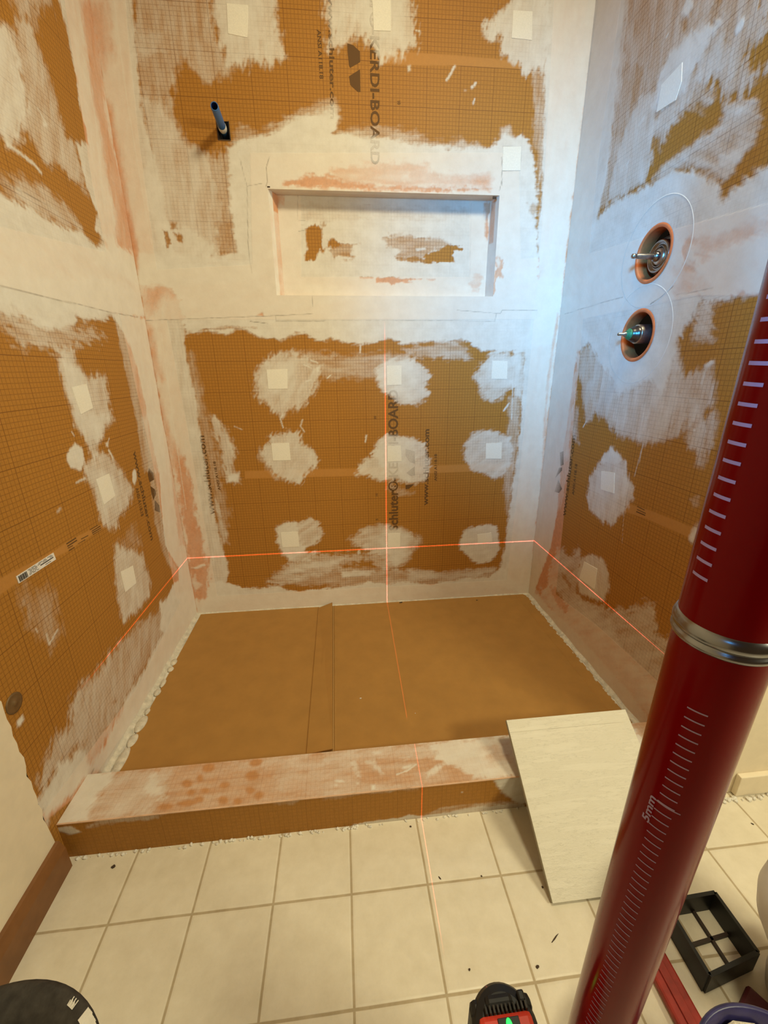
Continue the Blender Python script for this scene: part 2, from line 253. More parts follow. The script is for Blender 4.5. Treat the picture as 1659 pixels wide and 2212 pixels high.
 ["L","c",0.95,2,3,0,[[-869,367],[-854,368],[-856,357],[-864,355],[-872,358]]],
 ["L","l",0.8,2,0,0,[[-733,88],[-743,87]]],
 ["L","l",0.4,1.2,0,0,[[-808,106],[-830,100]]],
 ["R","b",1.0,1,0,0,[[-16,2011],[1,1570],[-3,294],[-11,32],[-216,150],[-177,813],[-123,1524],[-138,1931]]],
 ["R","b",1.0,1,0,0,[[-33,1306],[-353,1278],[-830,1231],[-878,1069],[-595,1112],[-8,1113]]],
 ["R","b",1.0,1,0,0,[[12,131],[-11,32],[-662,1],[-845,-18],[-782,208],[-497,199]]],
 ["R","c",0.95,6,8,80,[[-150,1935],[-183,1487],[-147,1330],[29,1375],[82,1585],[-15,2026]]],
 ["R","c",0.93,5,10,85,[[-15,2026],[-123,1907],[-137,1826],[-148,1732],[-149,1672],[-152,1618],[-143,1542],[-102,1429],[-107,1340],[284,1440],[82,1585],[30,1866]]],
 ["R","c",0.47,7,24,84,[[-133,1947],[-608,1629],[-637,1529],[-587,1517],[-657,1462],[-625,1459],[-607,1448],[-507,1522],[-464,1518],[-432,1491],[-397,1461],[-367,1487],[-371,1431],[-355,1401],[-243,1405],[-180,1405],[-131,1425],[-180,1528],[-158,1668],[-157,1780]]],
 ["R","c",0.6,6,18,85,[[-110,1929],[-171,1856],[-188,1745],[-196,1634],[-140,1677],[-137,1774]]],
 ["R","c",0.88,6,10,50,[[-518,1615],[-517,1602],[-479,1576],[-443,1540],[-426,1531],[-364,1541],[-337,1554],[-343,1616],[-379,1643],[-429,1640],[-491,1623]]],
 ["R","c",0.95,3,5,60,[[-579,1583],[-583,1573],[-574,1561],[-564,1560],[-559,1570],[-568,1582]]],
 ["R","c",0.45,7,14,40,[[-527,1584],[-561,1531],[-545,1522],[-523,1528],[-507,1508],[-542,1474],[-531,1468],[-471,1491],[-422,1489],[-402,1456],[-374,1484],[-357,1525],[-426,1531],[-475,1558]]],
 ["R","c",0.85,4,8,60,[[-410,1724],[-426,1692],[-419,1674],[-402,1676],[-398,1698]]],
 ["R","c",0.6,6,10,78,[[-265,1588],[-286,1605],[-342,1578],[-357,1525],[-365,1454],[-360,1428],[-354,1405],[-245,1401],[-211,1412],[-198,1400],[-209,1477],[-238,1560]]],
 ["R","h",0.9,6,0,0,[[-300,1544],[-313,1551]]],
 ["R","h",0.7,4,0,0,[[-269,1471],[-281,1480]]],
 ["R","h",0.9,4,0,0,[[-353,1680],[-357,1683]]],
 ["R","c",0.6,7,12,30,[[-567,1457],[-634,1430],[-662,1401],[-669,1378],[-663,1353],[-637,1345],[-630,1321],[-604,1302],[-595,1275],[-600,1315],[-557,1348],[-503,1380],[-428,1392],[-391,1403],[-469,1412],[-537,1420],[-569,1423]]],
 ["R","c",0.3,6,14,28,[[-391,1403],[-481,1423],[-513,1425],[-589,1409],[-541,1404],[-497,1401],[-445,1389],[-402,1385]]],
 ["R","c",0.6,5,8,30,[[-586,1366],[-648,1357],[-640,1336],[-622,1335],[-590,1350]]],
 ["R","e",0.6,5,10,60,[[-489,1673],[-509,1646],[-482,1642],[-489,1658]]],
 ["R","e",0.7,4,8,70,[[-397,1684],[-426,1676],[-411,1654],[-399,1660]]],
 ["R","e",0.4,6,12,80,[[-251,1687],[-280,1671],[-276,1596],[-253,1607]]],
 ["R","c",0.93,7,12,40,[[322,1385],[-89,1370],[-241,1405],[-373,1391],[-450,1386],[-523,1363],[-581,1326],[-615,1283],[-652,1297],[-720,1306],[-877,1269],[-941,1059],[-768,1085],[-711,1094],[-624,1094],[-576,1039],[-570,959],[-555,906],[-499,937],[-398,898],[-292,973],[-233,1013],[-202,1035],[-153,1017],[-136,974],[-83,883],[180,581],[422,961]]],
 ["R","c",0.93,3,6,85,[[1257,1367],[-110,1185],[-140,960],[-144,886],[-132,646],[-148,477],[-136,324],[-95,206],[-40,48],[187,-83]]],
 ["R","e",0.12,8,14,50,[[-428,1335],[-536,1317],[-584,1236],[-576,1221],[-540,1212]]],
 ["R","e",0.4,9,14,20,[[-549,1228],[-632,1222],[-761,1222],[-770,1192],[-682,1194],[-599,1181]]],
 ["R","e",0.7,4,5,60,[[-530,1210],[-535,1231],[-546,1237],[-556,1226],[-546,1193]]],
 ["R","e",0.4,4,8,30,[[-543,1180],[-575,1182],[-580,1163],[-554,1164]]],
 ["R","e",0.3,9,14,30,[[-515,1181],[-549,1183],[-627,1124],[-592,1121],[-539,1120]]],
 ["R","c",0.6,7,12,90,[[-259,1045],[-300,1018],[-583,1005],[-614,942],[-682,974],[-707,888],[-659,848],[-653,850],[-640,826],[-637,813],[-586,791],[-522,778],[-486,784],[-435,782],[-409,788],[-379,803],[-339,828],[-317,825],[-290,839],[-279,814],[-250,804],[-225,851],[-195,919],[-159,953],[-132,1005],[-198,1029],[-227,1034]]],
 ["R","c",0.35,9,16,90,[[-265,982],[-363,938],[-450,917],[-510,927],[-580,942],[-627,894],[-608,842],[-565,799],[-526,782],[-473,797],[-385,817],[-313,841],[-225,902]]],
 ["R","c",0.6,8,12,60,[[-520,1028],[-566,1039],[-587,966],[-586,932],[-575,934],[-570,979],[-524,946],[-448,923],[-373,938],[-333,974]]],
 ["R","c",0.5,6,14,88,[[-86,897],[-128,963],[-166,953],[-168,865],[-172,792],[-229,733],[-209,730],[-163,772],[-179,679],[-134,647]]],
 ["R","c",0.6,9,16,30,[[-606,1081],[-647,1097],[-669,1018],[-623,1021],[-611,1040]]],
 ["R","c",0.45,6,14,80,[[-638,900],[-661,908],[-700,853],[-706,792],[-670,790],[-654,835]]],
 ["R","h",0.6,6,0,0,[[-679,974],[-668,966],[-665,934]]],
 ["R","h",0.7,6,0,0,[[-677,974],[-664,968]]],
 ["R","c",0.95,1,2,0,[[-669,837],[-676,835],[-674,830],[-671,832]]],
 ["R","h",0.5,2,0,0,[[-525,914],[-521,860],[-522,778],[-523,729]]],
 ["R","l",0.4,1.1,0,0,[[-32,1142],[-186,1146],[-341,1148]]],
 ["R","l",0.6,1.4,0,0,[[-458,1115],[-493,1126],[-524,1142]]],
 ["R","l",0.3,1.1,0,0,[[-540,1122],[-640,1119]]],
 ["R","c",0.8,3,8,60,[[-353,693],[-368,719],[-394,744],[-427,737],[-471,720]]],
 ["R","c",0.75,5,12,80,[[-393,745],[-444,737],[-475,718],[-485,682],[-517,666],[-523,633],[-497,590],[-490,566],[-459,527],[-384,524],[-339,538],[-316,577],[-313,636],[-344,676],[-372,715]]],
 ["R","c",0.5,7,8,80,[[-347,663],[-394,715],[-468,696],[-503,662],[-488,623],[-429,587],[-348,601]]],
 ["R","c",0.35,6,14,88,[[-102,837],[-198,845],[-222,750],[-176,744],[-195,633],[-174,552],[-175,507],[-142,462],[-95,415],[-94,564]]],
 ["R","c",0.4,5,8,88,[[-651,855],[-671,831],[-678,792],[-667,793]]],
 ["R","c",0.45,6,12,80,[[-678,835],[-712,880],[-729,857],[-729,807],[-716,759],[-699,762]]],
 ["R","c",0.85,4,6,70,[[-725,594],[-737,642],[-750,639],[-739,592]]],
 ["R","c",0.35,4,6,0,[[-704,684],[-725,697],[-731,678],[-716,673]]],
 ["R","c",0.75,5,8,70,[[-340,365],[-383,403],[-445,414],[-482,387],[-497,330],[-478,288],[-419,264],[-352,247],[-329,298]]],
 ["R","c",0.55,7,16,-40,[[-144,216],[-185,335],[-223,358],[-262,329],[-313,397],[-340,365],[-331,253],[-375,232],[-483,269],[-572,314],[-645,382],[-676,392],[-695,324],[-728,334],[-779,358],[-812,240],[-708,48],[-679,18],[7,38],[-27,86],[-109,96],[-147,152]]],
 ["R","c",0.85,5,8,-42,[[7,38],[-13,85],[-177,82],[-340,103],[-495,102],[-629,102],[-732,89],[-742,53],[-679,18],[-407,34],[-187,41]]],
 ["R","c",0.5,10,20,-42,[[-101,127],[-273,160],[-401,236],[-518,254],[-600,208],[-704,191],[-774,206],[-754,91],[-488,67],[-239,75]]],
 ["R","e",0.7,6,12,-45,[[-155,170],[-201,181],[-304,166],[-303,128],[-225,131]]],
 ["R","e",0.6,3,8,-45,[[-224,269],[-303,249],[-296,234],[-241,246]]],
 ["R","l",0.2,1.0,0,0,[[-305,354],[-334,243]]],
 ["R","h",0.8,4,0,0,[[-252,807],[-240,787]]],
 ["R","h",0.6,2,0,0,[[-524,780],[-514,690]]],
 ["R","h",0.4,1.5,0,0,[[-499,582],[-515,498]]],
 ["R","n",1,1,0,0,[[-510,612],[-585,620],[-721,625],[-821,626],[-828,603],[-720,599],[-586,595],[-498,586]]],
 ["T","c",0.3,2,0,0,[[-133,-700],[1413,-729],[1318,-883],[972,-866],[291,-869],[-9,-882]]],
 ["T","b",0.45,1,0,0,[[-396,-459],[1563,-679],[1235,-1058],[-70,-918]]],
 ["T","c",0.95,6,10,60,[[-95,-732],[56,-757],[63,-780],[49,-803],[55,-842],[60,-865],[-16,-877]]],
 ["T","c",0.4,12,20,60,[[56,-757],[182,-762],[184,-789],[173,-870],[60,-865],[49,-803]]],
 ["T","c",0.7,6,14,50,[[145,-776],[163,-773],[172,-796],[191,-806],[192,-831],[151,-818],[140,-792]]],
 ["T","c",0.25,12,24,20,[[323,-759],[424,-756],[603,-756],[600,-863],[540,-864],[463,-848],[436,-816],[400,-781],[357,-767]]],
 ["T","e",0.9,2.5,2,0,[[247,-802],[247,-809],[242,-813],[234,-813],[226,-809],[222,-803],[222,-796],[227,-792],[235,-791],[242,-796]]],
 ["T","e",0.9,2.5,2,0,[[259,-824],[259,-828],[256,-831],[251,-831],[246,-829],[243,-824],[243,-820],[246,-817],[251,-817],[256,-819]]],
 ["T","e",0.9,2.5,2,0,[[289,-824],[289,-828],[285,-831],[280,-831],[275,-829],[272,-824],[272,-820],[276,-817],[281,-817],[286,-819]]],
 ["T","e",0.9,2.5,2,0,[[330,-815],[329,-820],[325,-823],[318,-823],[312,-820],[309,-815],[310,-810],[314,-807],[321,-807],[327,-810]]],
 ["T","e",0.9,2.5,2,0,[[392,-798],[390,-806],[383,-810],[373,-810],[364,-806],[359,-799],[361,-792],[368,-787],[378,-786],[387,-791]]],
 ["T","e",0.9,2.5,2,0,[[392,-764],[390,-771],[383,-775],[374,-775],[366,-771],[362,-765],[363,-759],[370,-755],[380,-755],[388,-758]]],
 ["T","e",0.9,2.5,2,0,[[224,-851],[222,-856],[215,-859],[205,-859],[196,-856],[191,-852],[193,-847],[200,-844],[210,-844],[219,-847]]],
 ["T","e",0.9,2.5,2,0,[[271,-848],[268,-852],[258,-855],[245,-855],[234,-853],[228,-849],[231,-845],[241,-842],[254,-841],[266,-844]]],
 ["T","e",0.9,2.5,2,0,[[336,-851],[335,-857],[331,-860],[324,-861],[317,-857],[314,-851],[314,-845],[319,-841],[326,-841],[332,-844]]],
 ["T","e",0.9,2.5,2,0,[[388,-834],[387,-839],[383,-842],[377,-843],[372,-839],[369,-834],[369,-829],[374,-825],[380,-825],[385,-828]]],
 ["T","e",0.9,2.5,2,0,[[366,-856],[365,-861],[362,-864],[356,-864],[351,-861],[348,-856],[349,-852],[353,-849],[358,-849],[363,-851]]],
 ["T","e",0.9,2.5,2,0,[[411,-847],[409,-852],[404,-855],[398,-856],[392,-852],[388,-847],[390,-842],[395,-839],[401,-838],[408,-842]]],
 ["T","e",0.9,2.5,2,0,[[287,-767],[286,-773],[279,-778],[270,-778],[261,-774],[256,-768],[257,-761],[264,-757],[273,-756],[283,-760]]],
 ["T","e",0.9,2.5,2,0,[[283,-843],[282,-848],[279,-851],[273,-851],[267,-848],[264,-843],[264,-839],[268,-836],[274,-835],[280,-838]]],
 ["T","e",0.9,2.5,2,0,[[267,-792],[268,-798],[265,-802],[260,-802],[255,-798],[252,-793],[252,-787],[254,-783],[259,-783],[264,-787]]],
 ["T","c",0.35,10,20,10,[[536,-756],[764,-758],[797,-758],[801,-789],[758,-795],[695,-781],[631,-789],[537,-782]]],
 ["T","c",0.85,5,12,10,[[781,-756],[866,-754],[993,-754],[1072,-756],[1324,-755],[1312,-867],[970,-867],[897,-865],[871,-859],[862,-838],[823,-817],[798,-803],[802,-782]]],
 ["T","e",0.35,14,20,10,[[919,-779],[967,-777],[973,-830],[928,-821]]],
 ["T","c",0.75,3,6,30,[[769,-835],[791,-820],[814,-816],[814,-823],[789,-840],[770,-845]]],
 ["T","c",0.85,3,4,10,[[720,-811],[740,-808],[750,-810],[731,-819],[719,-817]]],
 ["T","h",0.8,3,0,0,[[750,-811],[728,-824],[703,-831]]],
 ["T","c",0.6,4,10,-60,[[600,-789],[612,-787],[626,-826],[614,-825]]],
 ["T","c",0.65,4,10,-60,[[652,-805],[668,-800],[673,-826],[660,-820]]],
 ["T","c",0.6,4,8,0,[[637,-793],[656,-790],[653,-798]]],
 ["T","c",0.55,5,8,0,[[655,-764],[675,-762],[674,-775],[658,-773]]],
 ["T","c",0.9,1.5,2,0,[[643,-850],[652,-850],[651,-861],[643,-862]]],
 ["T","c",0.9,1.5,3,0,[[564,-831],[576,-830],[585,-836],[572,-836]]],
 ["T","c",0.8,1.5,2,0,[[610,-840],[617,-841],[617,-846],[611,-845]]],
 ["T","c",0.8,1.5,2,0,[[563,-840],[568,-841],[568,-844],[563,-843]]],
 ["T","c",0.35,4,8,5,[[540,-855],[627,-858],[747,-855],[757,-866],[627,-866],[540,-867]]],
 ["T","h",0.5,2,0,0,[[714,-789],[739,-789]]],
 ["F","c",0.85,2,4,10,[[-15,90],[25,89],[41,69],[20,64],[-16,86]]],
 ["F","c",0.45,3,6,5,[[54,80],[75,97],[151,98],[213,96],[197,86],[106,84]]],
 ["F","c",0.4,3,5,5,[[428,95],[484,95],[472,83]]],
 ["F","c",0.75,2,5,5,[[599,5],[634,8],[703,8],[728,15],[762,6],[808,11],[886,17],[991,14],[1000,-4],[872,-7],[703,-11],[633,-13],[594,-11]]],
 ["F","c",0.4,3,6,5,[[762,10],[808,24],[949,25],[991,14],[886,13],[808,3]]],
 ["F","c",0.88,3,5,10,[[915,96],[970,100],[1278,101],[1302,-13],[992,10],[971,21],[954,37],[940,55]]],
 ["F","c",0.95,1,1,0,[[844,70],[848,69],[848,65],[844,66]]],
 ["F","c",0.35,3,5,5,[[540,98],[627,102],[745,103],[745,91],[627,94],[540,88]]],
]
# board printing: [plane, text, baseline start, baseline end, cap-height point] or [plane, None, outline]
PRINTING = [
 ["B","Schluter®-KERDI-BOARD",[815,365],[815,900],[779,367]],
 ["B","www.schluter.com",[934,466],[932,759],[912,467]],
 ["B","ANSI A118.18",[967,562],[964,666],[956,562]],
 ["B",None,[[844,689],[879,678],[880,632],[860,638],[844,664]]],
 ["B",None,[[847,597],[880,622],[881,586],[865,584]]],
 ["B",None,[[845,549],[881,553],[858,534],[845,533]]],
 ["B","www.schluter.com",[126,464],[128,756],[102,463]],
 ["B","ANSI A118.18",[159,556],[155,663],[150,555]],
 ["B","www.schluter.com",[624,1941],[617,1665],[639,1941]],
 ["B","ANSI A118.18",[589,1860],[591,1754],[600,1860]],
 ["B","Schluter®-KERDI-BOARD",[739,2059],[733,1558],[766,2060]],
 ["B",None,[[672,1835],[688,1832],[707,1819],[707,1796],[678,1782],[675,1787],[672,1817]]],
 ["B",None,[[706,1780],[706,1729],[698,1729],[677,1744],[674,1763]]],
 ["B","10",[813,1714],[814,1704],[822,1715]],
 ["B","20",[736,799],[736,811],[728,799]],
 ["B","10",[737,507],[737,521],[729,508]],
 ["B","5",[737,411],[737,418],[728,411]],
 ["L","www.schluter.com",[-250,747],[-251,466],[-227,748]],
 ["L","ANSI A118.18",[-278,644],[-279,556],[-261,641]],
 ["L",None,[[-170,682],[-146,659],[-150,639],[-184,639],[-186,665]]],
 ["L",None,[[-185,627],[-155,606],[-156,593],[-182,579],[-186,602]]],
 ["L",None,[[-173,577],[-149,551],[-154,528],[-187,546]]],
 ["L",None,[[-622,614],[-586,614],[-585,611],[-621,611]]],
 ["L",None,[[-621,608],[-585,608],[-584,605],[-620,605]]],
 ["L",None,[[-621,603],[-603,602],[-602,600],[-620,601]]],
 ["L",None,[[-619,597],[-599,596],[-599,594],[-619,594]]],
 ["L",None,[[-586,598],[-556,597],[-556,595],[-585,597]]],
 ["L",None,[[-570,604],[-542,602],[-542,600],[-570,602]]],
 ["L",None,[[-531,612],[-496,611],[-496,609],[-530,610]]],
 ["L",None,[[-526,606],[-487,606],[-486,603],[-525,604]]],
 ["L",None,[[-526,602],[-485,600],[-485,598],[-525,599]]],
 ["L",None,[[-525,597],[-484,595],[-483,594],[-524,595]]],
 ["R","www.schluter.com",[-208,470],[-202,755],[-184,464]],
 ["R","ANSI A118.18",[-243,559],[-237,664],[-229,557]],
 ["R",None,[[-115,681],[-139,690],[-151,644],[-132,635]]],
 ["R",None,[[-106,584],[-123,627],[-143,632],[-146,622]]],
 ["R",None,[[-113,534],[-128,584],[-162,559],[-145,538]]],
 ["R",None,[[-547,603],[-581,604],[-581,601],[-546,600]]],
 ["R",None,[[-548,609],[-582,609],[-581,607],[-547,607]]],
 ["R",None,[[-546,617],[-575,616],[-575,614],[-545,615]]],
]
# small square cover pieces over the screw heads
SQUARES = [
 ["B",[[352,1902],[408,1901],[399,1834],[348,1840]]],
 ["B",[[743,1944],[795,1947],[795,1867],[747,1866]]],
 ["B",[[1144,1929],[1201,1929],[1206,1867],[1145,1869]]],
 ["B",[[1141,1614],[1199,1616],[1202,1555],[1144,1553]]],
 ["B",[[365,973],[435,974],[430,909],[365,909]]],
 ["B",[[357,722],[420,722],[421,659],[357,659]]],
 ["B",[[360,378],[425,379],[426,316],[361,316]]],
 ["B",[[776,981],[828,982],[828,917],[776,916]]],
 ["B",[[1154,995],[1210,993],[1213,932],[1155,933]]],
 ["B",[[776,701],[826,701],[830,643],[776,642]]],
 ["B",[[1151,701],[1213,702],[1216,640],[1154,642]]],
 ["B",[[775,354],[825,353],[824,292],[775,292]]],
 ["B",[[1140,331],[1199,337],[1206,295],[1146,290]]],
 ["L",[[-459,717],[-398,717],[-392,656],[-451,649]]],
 ["L",[[-447,457],[-382,444],[-385,390],[-448,396]]],
 ["L",[[-468,936],[-407,942],[-402,885],[-458,875]]],
 ["R",[[-370,671],[-432,681],[-444,623],[-381,617]]],
 ["R",[[-356,364],[-428,373],[-430,303],[-344,297]]],
 ["R",[[-424,1597],[-432,1560],[-423,1532],[-361,1539],[-364,1589]]],
]
CRUMBS = [
 ('dark_crumb', 0.1044, -0.8961, 0, 0.0045, 'd', 'dark crumb on the tile nearest the left baseboard', 1.3, 0.5, 'crumb'),
 ('dark_crumb', 0.7272, -0.8825, 0, 0.0026, 'd', 'small dark speck on the floor just below the curb centre', 1.2, 0, 'crumb'),
 ('dark_crumb', 0.8534, -0.9929, 0, 0.0022, 'd', 'tiny dark crumb on the grout left of the leaning tiles', 1, 0, 'crumb'),
 ('splinter', 0.7694, -0.9872, 0, 0.0018, 'd', 'short dark splinter beside the grout below the curb', 3, -1.0, 'splinter'),
 ('splinter', 0.952, -1.1014, 0, 0.0014, 'd', 'long thin dark splinter on the floor below the leaning tiles', 12, 0.55, 'splinter'),
 ('dark_crumb', 0.7888, -1.1252, 0, 0.0022, 'd', 'dark speck on the tile above the laser level', 1.2, 1, 'crumb'),
 ('dark_crumb', 0.905, -1.134, 0, 0.003, 'd', 'dark curl beside a grout crossing right of the laser level', 1.5, 0.5, 'crumb'),
 ('white_crumb', 0.6335, -0.5326, 0.044, 0.003, 'w', 'white crumb on the cardboard right of the folded flap', 1.3, 0, 'crumb'),
 ('white_crumb', 0.7848, -0.6064, 0.044, 0.0018, 'w', 'tiny white crumb on the cardboard near the curb centre', 1, 0, 'crumb'),
 ('dark_crumb', 0.8269, -0.0117, 0.044, 0.005, 'd', 'dark scrap at the back edge of the cardboard', 2, 0.2, 'crumb'),
 ('dark_crumb', 1.147, -0.0309, 0.044, 0.0035, 'd', 'small dark scrap at the back edge of the right cardboard sheet', 1.5, -0.3, 'crumb'),
 ('dark_crumb', 0.9665, -1.0241, 0, 0.0028, 'd', 'dark crumb beside the lower left corner of the leaning tiles', 1, 0, 'crumb'),
 ('dark_crumb', 1.4848, -0.9582, 0, 0.0022, 'd', 'thin dark mark on the floor near the right wall', 2, -0.9, 'crumb'),
]

# ------------------------------------------------------------------ dimensions (metres)
W = 1.386                      # width of the shower alcove, back wall is y = 0
YF, YB, ZC = -0.8661, -0.7541, 0.0972  # curb front, curb back, curb top
NX0, NX1, NZ0, NZ1, ND = 0.4196, 1.1404, 1.2, 1.488, 0.05
YE = -0.886                    # where the boards end and the drywall starts
ZTOP = 2.42
LASER = (0.748, -1.243, 0.2906)

# ------------------------------------------------------------------ helpers
def tag(o, label=None, cat=None, group=None, kind=None):
    if label: o['label'] = label
    if cat: o['category'] = cat
    if group: o['group'] = group
    if kind: o['kind'] = kind
    return o
def empty(name, loc=(0, 0, 0), label=None, cat=None, group=None, kind=None):
    o = bpy.data.objects.new(name, None); COL.objects.link(o)
    o.location = loc; o.empty_display_size = .05
    return tag(o, label, cat, group, kind)
def link_mesh(name, me, mat, parent=None, smooth=False):
    o = bpy.data.objects.new(name, me); COL.objects.link(o)
    if mat: me.materials.append(mat)
    if smooth:
        me.shade_smooth()
    if parent:
        o.parent = parent
        o.matrix_parent_inverse = Matrix.Translation(-parent.location)
    return o
def obj(name, bm, mat, parent=None, smooth=False):
    me = bpy.data.meshes.new(name); bm.normal_update(); bm.to_mesh(me); bm.free()
    return link_mesh(name, me, mat, parent, smooth)
def box(bm, lo, hi, bev=0, M=None):
    r = bmesh.ops.create_cube(bm, size=1)
    vs = r['verts']
    for v in vs:
        v.co = Vector([(lo[i] + hi[i]) / 2 + v.co[i] * (hi[i] - lo[i]) for i in range(3)])
    if bev:
        es = list({e for v in vs for e in v.link_edges})
        r = bmesh.ops.bevel(bm, geom=es, offset=bev, segments=2, affect='EDGES', profile=.5)
        vs = r['verts']
    if M is not None:
        done = set()
        for v in vs:
            if v not in done: v.co = M @ v.co; done.add(v)
    return vs
def mbox(lo, hi, bev=0):
    bm = bmesh.new(); box(bm, lo, hi, bev); return bm
def lathe(bm, prof, n=48, M=None, cap=False):
    rings = []
    for r, z in prof:
        ring = []
        for i in range(n):
            a = 2 * math.pi * i / n
            co = Vector((r * math.cos(a), r * math.sin(a), z))
            ring.append(bm.verts.new(M @ co if M is not None else co))
        rings.append(ring)
    for a, b in zip(rings, rings[1:]):
        for i in range(n):
            j = (i + 1) % n
            bm.faces.new((a[i], a[j], b[j], b[i]))
    if cap:
        bm.faces.new(rings[0][::-1]); bm.faces.new(rings[-1])
    return rings
def frame_to(p, zdir, xdir=(0, 0, 1)):
    z = Vector(zdir).normalized(); x = Vector(xdir)
    x = (x - z * x.dot(z)).normalized(); y = z.cross(x)
    m = Matrix((x, y, z)).transposed().to_4x4(); m.translation = Vector(p)
    return m

# ------------------------------------------------------------------ shader helpers
class NT:
    def __init__(s, name):
        s.m = bpy.data.materials.new(name); s.m.use_nodes = True
        s.t = s.m.node_tree; s.t.nodes.clear()
        s.out = s.n('ShaderNodeOutputMaterial'); s.b = s.n('ShaderNodeBsdfPrincipled')
        s.l(s.b.outputs[0], s.out.inputs[0])
    def n(s, k, **kw):
        x = s.t.nodes.new(k)
        for a, b in kw.items(): setattr(x, a, b)
        return x
    def l(s, a, b): s.t.links.new(a, b)
    def put(s, sock, v):
        if v is None: return
        if hasattr(v, 'is_linked') or hasattr(v, 'links'): s.l(v, sock)
        else:
            if isinstance(v, tuple) and len(v) == 3 and sock.type == 'RGBA': v = v + (1,)
            sock.default_value = v
    def math(s, op, a, b=None, c=None, clamp=False):
        x = s.n('ShaderNodeMath', operation=op, use_clamp=clamp)
        for i, v in enumerate((a, b, c)):
            if v is not None: s.put(x.inputs[i], v)
        return x.outputs[0]
    def mix(s, f, a, b, mode='MIX'):
        x = s.n('ShaderNodeMix', data_type='RGBA', blend_type=mode)
        s.put(x.inputs[0], f); s.put(x.inputs[6], a); s.put(x.inputs[7], b)
        return x.outputs[2]
    def noise(s, vec, scale, detail=3, rough=.6, dist=0):
        x = s.n('ShaderNodeTexNoise'); s.put(x.inputs['Scale'], scale)
        s.put(x.inputs['Detail'], detail); s.put(x.inputs['Roughness'], rough); s.put(x.inputs['Distortion'], dist)
        s.l(vec, x.inputs['Vector']); return x.outputs['Fac']
    def mapr(s, v, a, b, c=0., d=1., smooth=False):
        x = s.n('ShaderNodeMapRange', interpolation_type='SMOOTHSTEP' if smooth else 'LINEAR')
        for i, q in enumerate((v, a, b, c, d)): s.put(x.inputs[i], q)
        return x.outputs[0]
    def coord(s): return s.n('ShaderNodeTexCoord').outputs['Object']
    def scale(s, vec, sc):
        x = s.n('ShaderNodeVectorMath', operation='MULTIPLY'); s.l(vec, x.inputs[0]); x.inputs[1].default_value = sc
        return x.outputs[0]
    def sep(s, vec):
        x = s.n('ShaderNodeSeparateXYZ'); s.l(vec, x.inputs[0]); return x.outputs
    def bump(s, h, strength=.5, dist=.001):
        x = s.n('ShaderNodeBump'); s.put(x.inputs['Height'], h); x.inputs['Strength'].default_value = strength
        x.inputs['Distance'].default_value = dist; s.l(x.outputs[0], s.b.inputs['Normal'])
    def fin(s, col, rough=.7, metal=0, spec=.4):
        s.put(s.b.inputs['Base Color'], col); s.put(s.b.inputs['Roughness'], rough)
        s.put(s.b.inputs['Metallic'], metal); s.put(s.b.inputs['Specular IOR Level'], spec)
        return s.m
def simple(name, col, rough=.6, metal=0, spec=.4, var=.12, sc=40, bump=0, bd=.001, emis=None):
    t = NT(name); c = t.coord(); n = t.noise(c, sc, 4)
    dark = tuple(x * (1 - var) for x in col); lite = tuple(min(1, x * (1 + var)) for x in col)
    k = t.mapr(n, .3, .7)
    t.fin(t.mix(k, dark, lite), rough, metal, spec)
    if bump: t.bump(n, bump, bd)
    if emis:
        t.b.inputs['Emission Color'].default_value = emis[0] + (1,); t.b.inputs['Emission Strength'].default_value = emis[1]
    return t.m

